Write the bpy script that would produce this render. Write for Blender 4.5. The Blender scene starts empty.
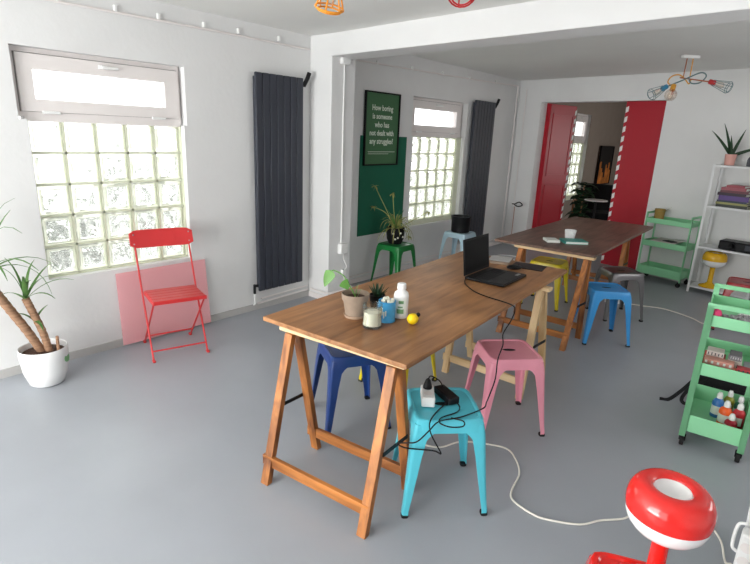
import bpy, bmesh, math, random
from mathutils import Vector as V, Matrix, Euler
random.seed(7)
PI = math.pi
SC = bpy.context.scene
COL = SC.collection

# ------------------------------------------------------------------ camera
def make_camera():
    pitch, roll, yaw = 0.27821069, 0.04378086, 0.6966923
    fw = V((-math.sin(yaw)*math.cos(pitch), math.cos(yaw)*math.cos(pitch), -math.sin(pitch)))
    r = V((math.cos(yaw), math.sin(yaw), 0)); u = r.cross(fw)
    r2 = r*math.cos(roll)+u*math.sin(roll); u2 = u*math.cos(roll)-r*math.sin(roll)
    cd = bpy.data.cameras.new('camera'); co = bpy.data.objects.new('camera', cd); COL.objects.link(co)
    cd.sensor_fit = 'HORIZONTAL'; cd.sensor_width = 36; cd.lens = 520.56*36/750; cd.clip_start = .05
    m = Matrix((r2, u2, -fw)).transposed().to_4x4(); m.translation = V((3.709, 0, 1.592))
    co.matrix_world = m; SC.camera = co
make_camera()

# ------------------------------------------------------------------ light
def make_world(strength=3.0):
    w = bpy.data.worlds.new('overcast_sky'); SC.world = w; w.use_nodes = True
    bg = w.node_tree.nodes['Background']
    bg.inputs[0].default_value = (.98, .99, 1.0, 1); bg.inputs[1].default_value = strength
make_world(3.2)
def area_light(name, loc, rot, sx, sy, power, color=(1, 1, 1)):
    l = bpy.data.lights.new(name, 'AREA'); l.shape = 'RECTANGLE'; l.size = sx; l.size_y = sy
    l.energy = power; l.color = color
    o = bpy.data.objects.new(name, l); COL.objects.link(o); o.location = loc; o.rotation_euler = rot
    return o
# added main light at an unseen, assumed window behind the photographer
area_light('added_front_light', (1.5, -2.36, 1.3), (PI/2, 0, .25), 2.7, 1.8, 110, (1.0, .985, .965))
# the same opening: added upward fill, imitates paving bounce to lift the ceiling
area_light('added_upward_fill', (1.5, -2.36, .6), (PI/2+.6, 0, 0), 2.7, .7, 54, (1.0, .985, .96))
# added fill at the solid right wall, lifts the left wall and far ceiling
area_light('added_right_fill', (5.55, 3.9, 1.5), (PI/2+.5, 0, PI/2), 2.2, 1.2, 36, (1.0, .985, .97))
# added fill that brightens the back room, its side wall has no window
area_light('added_back_room_fill', (3.95, 10.4, 1.5), (PI/2, 0, PI/2), 1.6, 1.3, 34, (1.0, .98, .95))
VS = SC.view_settings
VS.view_transform = 'Standard'; VS.look = 'None'; VS.gamma = 1; VS.use_curve_mapping = False
VS.exposure = 0.1

# ------------------------------------------------------------------ materials
def s2l(c):
    return tuple((x/255/12.92 if x/255 <= .04045 else ((x/255+.055)/1.055)**2.4) for x in c)
def mat(name, rgb, rough=.5, metal=0.0, var=.0, scale=6.0, bump=0.0, bscale=40.0, alpha=1.0, coat=0.0, stretch=(1, 1, 1), trans=0.0, ior=1.45):
    m = bpy.data.materials.new(name); m.use_nodes = True
    nt = m.node_tree; b = nt.nodes['Principled BSDF']
    c = s2l(rgb)
    b.inputs['Roughness'].default_value = rough; b.inputs['Metallic'].default_value = metal
    b.inputs['Base Color'].default_value = (*c, 1); b.inputs['Alpha'].default_value = alpha
    b.inputs['Coat Weight'].default_value = coat; b.inputs['Transmission Weight'].default_value = trans
    b.inputs['IOR'].default_value = ior
    tc = nt.nodes.new('ShaderNodeTexCoord'); mp = nt.nodes.new('ShaderNodeMapping')
    mp.inputs['Scale'].default_value = stretch
    nt.links.new(tc.outputs['Object'], mp.inputs['Vector'])
    n = nt.nodes.new('ShaderNodeTexNoise'); n.inputs['Scale'].default_value = scale; n.inputs['Detail'].default_value = 5
    nt.links.new(mp.outputs[0], n.inputs['Vector'])
    r = nt.nodes.new('ShaderNodeMapRange')
    r.inputs[1].default_value = .3; r.inputs[2].default_value = .7
    r.inputs[3].default_value = 1-var; r.inputs[4].default_value = 1+var
    nt.links.new(n.outputs[0], r.inputs[0])
    mx = nt.nodes.new('ShaderNodeVectorMath'); mx.operation = 'SCALE'
    mx.inputs[0].default_value = c; nt.links.new(r.outputs[0], mx.inputs['Scale'])
    nt.links.new(mx.outputs[0], b.inputs['Base Color'])
    if bump:
        n2 = nt.nodes.new('ShaderNodeTexNoise'); n2.inputs['Scale'].default_value = bscale; n2.inputs['Detail'].default_value = 4
        nt.links.new(mp.outputs[0], n2.inputs['Vector'])
        bp = nt.nodes.new('ShaderNodeBump'); bp.inputs['Strength'].default_value = bump; bp.inputs['Distance'].default_value = .01
        nt.links.new(n2.outputs[0], bp.inputs['Height']); nt.links.new(bp.outputs[0], b.inputs['Normal'])
    return m
def wood(name, dark, light, axis=1, rough=.45, scale=3.0, sharp=1.0):
    m = bpy.data.materials.new(name); m.use_nodes = True
    nt = m.node_tree; b = nt.nodes['Principled BSDF']; b.inputs['Roughness'].default_value = rough
    tc = nt.nodes.new('ShaderNodeTexCoord'); mp = nt.nodes.new('ShaderNodeMapping')
    st = [9, 9, 9]; st[axis] = 1.0
    mp.inputs['Scale'].default_value = st
    nt.links.new(tc.outputs['Object'], mp.inputs['Vector'])
    n = nt.nodes.new('ShaderNodeTexNoise'); n.inputs['Scale'].default_value = scale; n.inputs['Detail'].default_value = 8; n.inputs['Distortion'].default_value = .6
    nt.links.new(mp.outputs[0], n.inputs['Vector'])
    n3 = nt.nodes.new('ShaderNodeTexNoise'); n3.inputs['Scale'].default_value = 2.2; n3.inputs['Detail'].default_value = 3
    nt.links.new(tc.outputs['Object'], n3.inputs['Vector'])
    ad = nt.nodes.new('ShaderNodeMath'); ad.operation = 'ADD'
    h1 = nt.nodes.new('ShaderNodeMath'); h1.operation = 'MULTIPLY'; h1.inputs[1].default_value = .55
    h2 = nt.nodes.new('ShaderNodeMath'); h2.operation = 'MULTIPLY'; h2.inputs[1].default_value = .45
    nt.links.new(n.outputs[0], h1.inputs[0]); nt.links.new(n3.outputs[0], h2.inputs[0])
    nt.links.new(h1.outputs[0], ad.inputs[0]); nt.links.new(h2.outputs[0], ad.inputs[1])
    cr = nt.nodes.new('ShaderNodeValToRGB')
    cr.color_ramp.elements[0].position = .5-.18/sharp; cr.color_ramp.elements[1].position = .5+.16/sharp
    cr.color_ramp.elements[0].color = (*s2l(dark), 1); cr.color_ramp.elements[1].color = (*s2l(light), 1)
    nt.links.new(ad.outputs[0], cr.inputs[0]); nt.links.new(cr.outputs[0], b.inputs['Base Color'])
    return m
def glass_mat(name, tint=(1, 1, 1), bump=0.0, bscale=18, clear=.5, rough=0.0, ior=1.45, milky=0.0):
    m = bpy.data.materials.new(name); m.use_nodes = True
    nt = m.node_tree; nt.nodes.remove(nt.nodes['Principled BSDF']); out = nt.nodes['Material Output']
    g = nt.nodes.new('ShaderNodeBsdfGlass'); g.inputs['Color'].default_value = (*tint, 1); g.inputs['Roughness'].default_value = rough; g.inputs['IOR'].default_value = ior
    t = nt.nodes.new('ShaderNodeBsdfTransparent'); t.inputs[0].default_value = (*tint, 1)
    mx = nt.nodes.new('ShaderNodeMixShader'); mx.inputs[0].default_value = clear
    nt.links.new(g.outputs[0], mx.inputs[1]); nt.links.new(t.outputs[0], mx.inputs[2]); nt.links.new(mx.outputs[0], out.inputs[0])
    if milky:
        tl = nt.nodes.new('ShaderNodeBsdfTranslucent'); tl.inputs[0].default_value = (1, 1, .98, 1)
        m2 = nt.nodes.new('ShaderNodeMixShader'); m2.inputs[0].default_value = milky
        nt.links.new(mx.outputs[0], m2.inputs[1]); nt.links.new(tl.outputs[0], m2.inputs[2]); nt.links.new(m2.outputs[0], out.inputs[0])
    if bump:
        tc = nt.nodes.new('ShaderNodeTexCoord')
        n2 = nt.nodes.new('ShaderNodeTexNoise'); n2.inputs['Scale'].default_value = bscale; n2.inputs['Detail'].default_value = .6
        nt.links.new(tc.outputs['Object'], n2.inputs['Vector'])
        bp = nt.nodes.new('ShaderNodeBump'); bp.inputs['Strength'].default_value = bump; bp.inputs['Distance'].default_value = .03
        nt.links.new(n2.outputs[0], bp.inputs['Height']); nt.links.new(bp.outputs[0], g.inputs['Normal'])
    return m
M = {}
M['wall'] = mat('white_plaster', (226, 226, 226), .85, var=.025, scale=2.5, bump=.12, bscale=26)
M['ceil'] = mat('ceiling_paint', (232, 232, 229), .9, var=.02, scale=2)
M['floor'] = mat('grey_painted_floor', (158, 162, 169), .34, var=.06, scale=1.6, bump=.03, bscale=12)
M['base'] = mat('grey_skirting_paint', (186, 184, 182), .6, var=.03)
M['greige'] = mat('back_room_plaster', (150, 138, 128), .85, var=.03)
M['upvc'] = mat('white_upvc', (232, 226, 224), .35, var=.01)
M['gasket'] = mat('grey_gasket', (138, 132, 130), .7)
M['mortar'] = mat('pale_mortar', (222, 226, 205), .8, var=.03)
M['block'] = glass_mat('wavy_glass_block', (.98, 1, .98), bump=1.0, bscale=15, clear=.06, milky=.16)
def rim_mat():
    m = bpy.data.materials.new('frosted_block_rim'); m.use_nodes = True
    nt = m.node_tree; nt.nodes.remove(nt.nodes['Principled BSDF']); out = nt.nodes['Material Output']
    a = nt.nodes.new('ShaderNodeBsdfTranslucent'); a.inputs[0].default_value = (1, 1, .96, 1)
    b = nt.nodes.new('ShaderNodeBsdfTransparent'); b.inputs[0].default_value = (1, 1, .96, 1)
    c = nt.nodes.new('ShaderNodeBsdfDiffuse'); c.inputs[0].default_value = (.85, .88, .8, 1)
    x = nt.nodes.new('ShaderNodeMixShader'); x.inputs[0].default_value = .75
    y = nt.nodes.new('ShaderNodeMixShader'); y.inputs[0].default_value = .08
    nt.links.new(a.outputs[0], x.inputs[1]); nt.links.new(b.outputs[0], x.inputs[2])
    nt.links.new(x.outputs[0], y.inputs[1]); nt.links.new(c.outputs[0], y.inputs[2]); nt.links.new(y.outputs[0], out.inputs[0])
    return m
M['rim'] = rim_mat()
M['pane'] = glass_mat('frosted_pane', (1, 1, 1), clear=.7, rough=.3)
M['clear'] = glass_mat('clear_glass', (.98, 1, .99), clear=.8)
M['jar'] = glass_mat('jar_glass', (.95, .97, .96), clear=.45)
M['rad'] = mat('anthracite_enamel', (52, 55, 65), .42, var=.03)
M['black'] = mat('black_plastic', (22, 22, 25), .4, var=.1)
M['blackmatt'] = mat('black_fabric', (20, 20, 23), .9, var=.25, scale=60)
M['screen'] = mat('dark_screen', (12, 13, 15), .3)
M['screen'].node_tree.nodes['Principled BSDF'].inputs['Specular IOR Level'].default_value = .12
M['black'].node_tree.nodes['Principled BSDF'].inputs['Specular IOR Level'].default_value = .25
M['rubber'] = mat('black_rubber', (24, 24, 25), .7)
M['metal'] = mat('brushed_steel', (176, 176, 178), .35, metal=.9, var=.05)
M['white'] = mat('white_plastic', (236, 236, 235), .35, var=.01)
M['whitemetal'] = mat('white_metal', (232, 233, 234), .4, var=.015)
M['porc'] = mat('white_ceramic', (240, 240, 240), .22, var=.01)
M['table'] = wood('stained_table_board', (116, 74, 42), (184, 132, 86), 1, .42, 2.4, 1.1)
M['tabled'] = wood('dimmed_stained_table_board', (78, 54, 44), (130, 96, 80), 1, .45, 2.4, 1.2)  # same board as the front table, dimmer light of the far half toned in
M['pine'] = wood('stained_pine', (100, 54, 22), (198, 126, 62), 2, .45, 2.6, 1.35)
M['piner'] = wood('stained_pine_rail', (100, 54, 22), (196, 124, 60), 0, .45, 2.6, 1.35)
M['raw'] = wood('raw_pine', (196, 158, 110), (232, 204, 160), 2, .6, 2.0)
M['rawr'] = wood('raw_pine_rail', (200, 164, 116), (236, 210, 168), 0, .6, 2.0)
M['redoor'] = mat('red_door_paint', (172, 28, 44), .38, var=.03, scale=2)
M['redchair'] = mat('red_enamel', (196, 46, 48), .4, var=.03)
M['redgloss'] = mat('glossy_red', (226, 34, 28), .12, coat=.6)
M['yelgloss'] = mat('glossy_yellow', (230, 178, 24), .2, coat=.4)
M['pinksheet'] = mat('translucent_pink_sheet', (255, 186, 192), .3, alpha=.55)
M['greenboard'] = mat('dark_green_board', (18, 98, 74), .7, var=.02)
M['poster'] = mat('green_poster_print', (66, 110, 74), .5, var=.04, scale=4)
M['ink'] = mat('pale_print', (222, 232, 218), .6)
M['mint'] = mat('mint_green_steel', (142, 210, 162), .4, var=.02)
M['soil'] = mat('dark_soil', (74, 52, 42), .95, var=.4, scale=60, bump=.8, bscale=80)
M['terra'] = mat('weathered_terracotta', (150, 132, 116), .85, var=.16, scale=14, bump=.2)
M['terrarim'] = mat('terracotta_saucer', (186, 160, 138), .85, var=.1, scale=14)
M['leaf'] = mat('leaf_green', (86, 126, 62), .5, var=.25, scale=9)
M['leafp'] = mat('pale_leaf_green', (92, 142, 62), .45, var=.2, scale=12)
M['leafd'] = mat('dark_leaf_green', (38, 66, 42), .45, var=.25, scale=9)
M['leafdry'] = mat('straw_leaf', (150, 150, 86), .6, var=.3, scale=12)
M['bark'] = mat('ringed_bark', (158, 122, 96), .85, var=.3, scale=10, stretch=(1, 1, 9), bump=.5, bscale=12)
M['wax'] = mat('candle_wax', (232, 226, 208), .5)
M['canblue'] = mat('blue_tin_print', (70, 160, 214), .35, var=.15, scale=30)
M['label'] = mat('white_paper_label', (232, 236, 230), .6)
M['labelg'] = mat('green_print', (120, 168, 120), .6)
M['lemon'] = mat('yellow_rubber', (246, 208, 20), .45, var=.04)
M['pebble'] = mat('white_pebble', (224, 222, 206), .6, var=.1)
M['cordw'] = mat('white_cord', (232, 228, 218), .5)
M['art'] = mat('artwork_orange', (196, 118, 52), .7, var=.4, scale=6)
M['artk'] = mat('artwork_black', (28, 26, 26), .7)
M['shrub'] = mat('outdoor_shrub', (44, 58, 40), .8, var=.4, scale=20)
M['pave'] = mat('outdoor_paving', (205, 205, 200), .9, var=.05)
M['bulb'] = glass_mat('bulb_glass', (1, .96, .92), clear=.75)
M['brass'] = mat('yellow_wire', (222, 160, 66), .4, metal=.2)
M['copper'] = mat('copper_wire', (176, 104, 72), .4, metal=.4)
M['bluew'] = mat('blue_socket', (52, 134, 176), .4)
M['tealw'] = mat('blue_grey_wire', (104, 132, 136), .4, metal=.3)
M['redw'] = mat('red_socket', (186, 44, 48), .4)
M['orangew'] = mat('orange_wire', (232, 150, 44), .4)
def colmat(name, rgb, rough=.28): 
    if name not in M: M[name] = mat(name, rgb, rough, var=.02)
    return M[name]

# ------------------------------------------------------------------ mesh builder
class G:
    def __init__(s): s.v = []; s.f = []
    def add(s, vs, fs, T=None):
        o = len(s.v)
        s.v += [tuple((T @ V(p)) if T else p) for p in vs]; s.f += [tuple(i+o for i in f) for f in fs]; return s
    def box(s, x0, x1, y0, y1, z0, z1, T=None):
        vs = [(x, y, z) for z in (z0, z1) for y in (y0, y1) for x in (x0, x1)]
        return s.add(vs, [(0, 2, 3, 1), (4, 5, 7, 6), (0, 1, 5, 4), (2, 6, 7, 3), (0, 4, 6, 2), (1, 3, 7, 5)], T)
    def cbox(s, c, d, T=None):
        return s.box(c[0]-d[0]/2, c[0]+d[0]/2, c[1]-d[1]/2, c[1]+d[1]/2, c[2]-d[2]/2, c[2]+d[2]/2, T)
    def bar(s, p0, p1, w, d, ref=(0, 0, 1), flat=False):
        p0, p1 = V(p0), V(p1); t = (p1-p0).normalized(); a = t.cross(V(ref))
        if a.length < 1e-4: a = t.cross(V((1, 0, 0)))
        a.normalize(); b = a.cross(t).normalized()
        vs = []
        for p in (p0, p1):
            for i, j in ((-1, -1), (1, -1), (1, 1), (-1, 1)):
                q = p+a*(i*w/2)+b*(j*d/2)
                if flat: q = q - t*((q.z-p.z)/t.z)
                vs.append(tuple(q))
        return s.add(vs, [(3, 2, 1, 0), (4, 5, 6, 7), (0, 1, 5, 4), (1, 2, 6, 5), (2, 3, 7, 6), (3, 0, 4, 7)])
    def loft(s, rings, cap0=True, cap1=True, closed=False):
        o = len(s.v); n = len(rings[0])
        for r in rings: s.v += [tuple(p) for p in r]
        m = len(rings)
        for i in range(m if closed else m-1):
            a = o+i*n; b = o+((i+1) % m)*n
            for k in range(n):
                k2 = (k+1) % n; s.f.append((a+k, a+k2, b+k2, b+k))
        if not closed:
            if cap0: s.f.append(tuple(o+k for k in range(n))[::-1])
            if cap1: s.f.append(tuple(o+(m-1)*n+k for k in range(n)))
        return s
    def lathe(s, prof, c=(0, 0, 0), n=28, T=None):
        rings = []
        for r, z in prof:
            ring = []
            for k in range(n):
                p = V((r*math.cos(2*PI*k/n), r*math.sin(2*PI*k/n), z))
                if T: p = T @ p
                ring.append(V(c)+p)
            rings.append(ring)
        return s.loft(rings)
    def tube(s, pts, r, n=8, cyc=False, rad=None):
        pts = [V(p) for p in pts]; m = len(pts)
        def tan(i):
            if cyc: return (pts[(i+1) % m]-pts[i-1]).normalized()
            return (pts[min(i+1, m-1)]-pts[max(i-1, 0)]).normalized()
        t0 = tan(0); a = t0.cross(V((0, 0, 1)))
        if a.length < 1e-3: a = t0.cross(V((1, 0, 0)))
        a.normalize(); rings = []
        for i in range(m):
            t = tan(i); a = (a-t*a.dot(t)).normalized(); b = t.cross(a)
            rr = rad[i] if rad else r
            rings.append([pts[i]+(a*math.cos(2*PI*k/n)+b*math.sin(2*PI*k/n))*rr for k in range(n)])
        return s.loft(rings, closed=cyc)
    def ball(s, c, r, n=14, sq=(1, 1, 1), T=None):
        rings = []
        for i in range(1, n//2+1):
            a = PI*i/(n//2+1)
            ring = []
            for k in range(n):
                p = V((r*sq[0]*math.sin(a)*math.cos(2*PI*k/n), r*sq[1]*math.sin(a)*math.sin(2*PI*k/n), -r*sq[2]*math.cos(a)))
                if T: p = T @ p
                ring.append(V(c)+p)
            rings.append(ring)
        return s.loft(rings)
    def leaf(s, p, d, L, w, droop=.5, up=(0, 0, 1), n=7, fold=.18, twist=0.0, thick=.0012):
        p = V(p); d = V(d).normalized(); top = []; pts = []
        for i in range(n+1):
            pts.append((p.copy(), d.copy()))
            p = p+d*(L/n); d = (d+V((0, 0, -droop/n*(1+i*.3)))).normalized()
        rows = []
        for i, (q, t) in enumerate(pts):
            u = i/n; ww = w*.5*min(1, (u*5+.35))*(1-u**2.2)+.0008
            a = t.cross(V(up)); a = a.normalized() if a.length > 1e-3 else V((1, 0, 0))
            b = a.cross(t).normalized()
            if twist:
                R = Matrix.Rotation(twist, 3, t); a = R @ a; b = R @ b
            rows.append([q-a*ww+b*ww*fold, q, q+a*ww+b*ww*fold, q+a*ww+b*(ww*fold-thick), q-b*thick, q-a*ww+b*(ww*fold-thick)])
        return s.loft(rows)

def spline(pts, k=8):
    P = [V(p) for p in pts]; P = [P[0]*2-P[1]]+P+[P[-1]*2-P[-2]]; out = []
    for i in range(1, len(P)-2):
        for j in range(k):
            t = j/k
            out.append(.5*((2*P[i])+(P[i+1]-P[i-1])*t+(2*P[i-1]-5*P[i]+4*P[i+1]-P[i+2])*t*t+(3*P[i]-P[i-1]-3*P[i+1]+P[i+2])*t**3))
    out.append(P[-2]); return out

def obj(name, g, m, parent=None, bevel=0, smooth=True, label=None, ang=40, seg=2):
    me = bpy.data.meshes.new(name); me.from_pydata(g.v, [], g.f)
    bm = bmesh.new(); bm.from_mesh(me); bmesh.ops.recalc_face_normals(bm, faces=bm.faces); bm.to_mesh(me); bm.free()
    me.materials.append(m)
    if smooth:
        me.polygons.foreach_set('use_smooth', [True]*len(me.polygons)); me.set_sharp_from_angle(angle=math.radians(ang))
    o = bpy.data.objects.new(name, me); COL.objects.link(o)
    if bevel:
        b = o.modifiers.new('bevel', 'BEVEL'); b.width = bevel; b.segments = seg; b.limit_method = 'ANGLE'; b.angle_limit = math.radians(35); b.harden_normals = False
    if parent: o.parent = parent
    if label: o['label'] = label
    return o
def tag(o, label, cat, group=None, kind=None):
    o['label'] = label; o['category'] = cat
    if group: o['group'] = group
    if kind: o['kind'] = kind
    return o
def thing(name, label, cat, loc=(0, 0, 0), rz=0, group=None):
    o = bpy.data.objects.new(name, None); COL.objects.link(o); o.empty_display_size = .05
    o.location = loc; o.rotation_euler = (0, 0, rz); return tag(o, label, cat, group)
def struct(name, g, m, bevel=0):
    o = obj(name, g, m, bevel=bevel); o['kind'] = 'structure'; return o
def structroot(name):
    o = bpy.data.objects.new(name, None); COL.objects.link(o); o['kind'] = 'structure'; return o
def dup(root, loc, rz, label=None, group=None, repaint=None):
    def cp(o, par):
        c = o.copy(); COL.objects.link(c)
        if par: c.parent = par
        if repaint and o.data and o.data.materials and o.data.materials[0].name in repaint:
            c.data = o.data.copy(); c.data.materials[0] = repaint[o.data.materials[0].name]
        for k in [x for x in bpy.data.objects if x.parent == o]: cp(k, c)
        return c
    r = cp(root, None); r.location = loc; r.rotation_euler = (0, 0, rz)
    if label: r['label'] = label
    if group: r['group'] = group
    return r

# ------------------------------------------------------------------ room shell
H1, H2 = 2.39, 2.42
A0 = V((0, 7.55, 0)); DF = V((3.0, -.5, 0)).normalized(); NF = V((.5, 3.0, 0)).normalized()   # far wall line
ANG_F = math.atan2(DF.y, DF.x)
def F(s, d, z): return A0+DF*s+NF*d+V((0, 0, z))
TF = Matrix.Translation(A0) @ Matrix.Rotation(ANG_F, 4, 'Z')          # local x along far wall, local y into the back room

struct('floor', G().box(-.26, 5.8, -2.6, 14.2, -.12, 0), M['floor'])
g = G()
OPEN = [(1.078, 2.168, .58, 1.997), (4.966, 6.15, .52, 2.012), (9.96, 10.72, .5, 2.1)]
ys = -2.6
for (a, b, z0, z1) in OPEN:
    g.box(-.26, 0, ys, a, -.0, 2.9); g.box(-.26, 0, a, b, 0, z0); g.box(-.26, 0, a, b, z1, 2.9); ys = b
g.box(-.26, 0, ys, 14.2, 0, 2.9)
# narrower lower openings of the two glass block windows
g.box(-.26, -.0, 1.078, 1.123, .58, 1.585); g.box(-.26, -.0, 2.145, 2.168, .58, 1.585)
g.box(-.26, -.0, 4.966, 5.0, .52, 1.585); g.box(-.26, -.0, 6.13, 6.15, .52, 1.585)
struct('wall_left', g, M['wall'])
struct('wall_right', G().box(5.6, 5.8, -2.6, 7.3, 0, 2.9), M['wall'])
g = G(); g.box(-.0, .1, -2.6, -2.42, 0, 2.9); g.box(4.1, 5.6, -2.6, -2.42, 0, 2.9); g.box(.1, 4.1, -2.6, -2.42, 2.25, 2.9); g.box(.1, 4.1, -2.6, -2.42, 0, .25)
struct('wall_front', g, M['wall'])
g = G()
g.box(-.15, .40, 0, .2, 0, 2.9, TF); g.box(.40, 2.10, 0, .2, 2.115, 2.9, TF); g.box(2.10, 5.9, 0, .2, 0, 2.9, TF)
struct('wall_far', g, M['wall'])
# pilaster and beam
struct('trim_1', G().box(-.0, .275, 3.40, 3.70, 0, 2.45), M['wall'], bevel=.006)
g = G()
def by(x): return 3.425-.098*x
vs = [(x, y, z) for z in (2.212, 2.55) for (x, y) in ((0, by(0)), (5.6, by(5.6)), (5.6, by(5.6)+.27), (0, by(0)+.27))]
g.add(vs, [(0, 3, 2, 1), (4, 5, 6, 7), (0, 1, 5, 4), (1, 2, 6, 5), (2, 3, 7, 6), (3, 0, 4, 7)])
struct('trim_2', g, M['wall'], bevel=.005)
g = G(); g.add([(-.2, -2.6, z) for z in (H1, H1+.2)]+[(5.7, -2.6, z) for z in (H1, H1+.2)]+[(5.7, by(5.7)+.1, z) for z in (H1, H1+.2)]+[(-.2, by(-.2)+.1, z) for z in (H1, H1+.2)],
      [(0, 2, 4, 6), (1, 7, 5, 3), (0, 1, 3, 2), (2, 3, 5, 4), (4, 5, 7, 6), (6, 7, 1, 0)])
struct('ceiling', g, M['ceil'])
g = G(); g.add([(-.2, by(-.2)+.1, z) for z in (H2, H2+.2)]+[(5.7, by(5.7)+.1, z) for z in (H2, H2+.2)]+[tuple(F(5.8, .12, z)) for z in (H2, H2+.2)]+[tuple(F(-.15, .12, z)) for z in (H2, H2+.2)],
      [(0, 2, 4, 6), (1, 7, 5, 3), (0, 1, 3, 2), (2, 3, 5, 4), (4, 5, 7, 6), (6, 7, 1, 0)])
struct('ceiling_far', g, M['ceil'])
# back room beyond the doorway
struct('wall_back', G().box(-.0, 4.2, 13.0, 13.2, 0, 2.9), M['greige'])
struct('wall_side', G().box(4.0, 4.2, 7.3, 13.0, 0, 2.9), M['greige'])
g = G(); g.box(0, .012, 7.86, 9.96, 0, 2.6); g.box(0, .012, 9.96, 10.72, 0, .5); g.box(0, .012, 9.96, 10.72, 2.1, 2.6); g.box(0, .012, 10.72, 13.0, 0, 2.6)
struct('wall_lining', g, M['greige'])
g = G(); g.box(-.2, 4.1, 7.0, 13.1, H2+.18, H2+.3); struct('ceiling_back', g, M['greige'])
# skirting
g = G(); g.box(0, .014, -2.4, 3.4, 0, .055); struct('baseboard_left', g, M['base'])
g = G(); g.box(0, .287, 3.388, 3.4, 0, .05); g.box(.275, .287, 3.4, 3.712, 0, .05); g.box(0, .012, 3.7, 7.52, 0, .05); struct('baseboard_pillar', g, M['upvc'])
g = G(); g.box(.03, .395, -.012, 0, 0, .05, TF); g.box(2.105, 5.5, -.012, 0, 0, .05, TF); struct('baseboard_far', g, M['base'])
# outside
struct('trim_3', G().box(-14, -.27, -8, 18, -.35, -.2), M['pave'])
def shrub(y, x, h, r, label):
    g = G(); rnd = random.Random(int(y*100))
    for i in range(700):
        a = rnd.uniform(0, 2*PI); z = rnd.uniform(.0, 1); rr = r*math.sqrt(rnd.random())*(1-.5*z)
        p = (x+rr*math.cos(a), y+rr*math.sin(a)*1.3, -.2+h*z)
        g.leaf(p, (rnd.gauss(0, 1), rnd.gauss(0, 1), rnd.gauss(.3, .7)), .13, .07, .5, n=2)
    o = obj('shrub', g, M['shrub'], smooth=False); tag(o, label, 'shrub'); return o
shrub(1.55, -1.1, 1.02, .40, 'dark shrub outside, seen blurred through left columns of the near glass block window')
shrub(2.5, -1.55, 1.3, .5, 'tall dark shrub outside, seen blurred through right columns of the near glass block window')
shrub(6.95, -1.1, 1.1, .5, 'dark shrub outside, seen faintly through the farther glass block window')

# windows: tilting top light over glass blocks
def block_window(name, y0, y1, zb, zt, ny, nz, yb, zb0, glz, gly, fy, xf=-.06):
    w = structroot(name)
    g = G(); X = (-.12, -.055)
    # mortar grid
    for i in range(ny+1): g.box(-.115, -.058, yb+.2*i-.007, yb+.2*i+.007, zb0, zb0+.2*nz)
    for j in range(nz+1): g.box(-.115, -.058, yb, yb+.2*ny, zb0+.2*j-.007, zb0+.2*j+.007)
    # packing between grid and reveal
    g.box(-.12, -.05, y0-.0, yb, zb, 1.585); g.box(-.12, -.05, yb+.2*ny, y1, zb, 1.585); g.box(-.12, -.05, y0, y1, zb-.0, zb0)
    obj('mortar_grid', g, M['mortar'], w)
    g = G(); gr = G()
    for i in range(ny):
        for j in range(nz):
            c = (-.087, yb+.2*i+.1, zb0+.2*j+.1)
            rings = []
            for (x, h) in ((-.112, .066), (-.108, .070), (-.062, .070), (-.058, .066)):
                rings.append([(x, c[1]+sy*h, c[2]+sz*h) for sy, sz in ((-1, -1), (1, -1), (1, 1), (-1, 1))])
            g.loft(rings)
            for (h0, h1, x) in ((.070, .093, -.058),):
                for (a0, a1, b0, b1) in ((-h1, h1, -h1, -h0), (-h1, h1, h0, h1), (-h1, -h0, -h0, h0), (h0, h1, -h0, h0)):
                    gr.box(-.085, x, c[1]+a0, c[1]+a1, c[2]+b0, c[2]+b1)
    gb = obj('glass_blocks', g, M['block'], w, smooth=False)
    obj('block_rims', gr, M['rim'], gb, smooth=False)
    # upvc outer frame
    zf = 1.60; yo0, yo1 = fy
    g = G(); fr = .04
    g.box(xf-.07, xf, yo0, yo0+fr, zf+.03, zt-fr); g.box(xf-.07, xf, yo1-fr, yo1, zf+.03, zt-fr); g.box(xf-.07, xf, yo0, yo1, zt-fr, zt); g.box(xf-.07, xf+.01, yo0, yo1, zf, zf+.03)
    obj('window_frame', g, M['upvc'], w)
    g = G(); a0, a1, b0, b1 = yo0+.034, yo1-.02, zf+.032, zt-.034
    g.box(xf-.05, xf+.02, a0, gly[0], b0, b1); g.box(xf-.05, xf+.02, gly[1], a1, b0, b1)
    g.box(xf-.05, xf+.02, gly[0], gly[1], b0, glz[0]); g.box(xf-.05, xf+.02, gly[0], gly[1], glz[1], b1)
    s = obj('sash', g, M['upvc'], w)
    obj('pane', G().box(xf-.035, xf-.02, gly[0]-.01, gly[1]+.01, glz[0]-.01, glz[1]+.01), M['pane'], s)
    q = .005
    g = G(); g.box(xf, xf+.004, a0-q, a0, b0-q, b1+q); g.box(xf, xf+.004, a1, a1+q, b0-q, b1+q); g.box(xf, xf+.004, a0, a1, b1, b1+q); g.box(xf, xf+.004, a0, a1, b0-q, b0)
    obj('gasket', g, M['gasket'], w, smooth=False)
    ym = (gly[0]+gly[1])/2
    g = G(); g.box(xf+.016, xf+.03, ym-.03, ym+.03, b1-.045, b1-.02); g.box(xf+.03, xf+.045, ym-.02, ym+.09, b1-.042, b1-.024)
    obj('handle', g, M['white'], s, bevel=.004)
    for yy in (a0+.16, a1-.16):
        obj('hinge', G().box(xf+.012, xf+.03, yy-.05, yy+.05, b0-.012, b0+.006), M['white'], w, bevel=.003)
    # reveal fill beside frame
    g = G()
    g.box(-.13, xf-.02, yo1, max(y1, yo1)+.022, zf, zt)
    g.box(-.12, -.05, y0, y1, 1.575, zf)
    obj('reveal_packing', g, M['upvc'], w)
    return w
block_window('window_1', 1.123, 2.145, .58, 1.9965, 5, 5, 1.136, .585, (1.705, 1.878), (1.195, 2.03), (1.079, 2.152))
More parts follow.
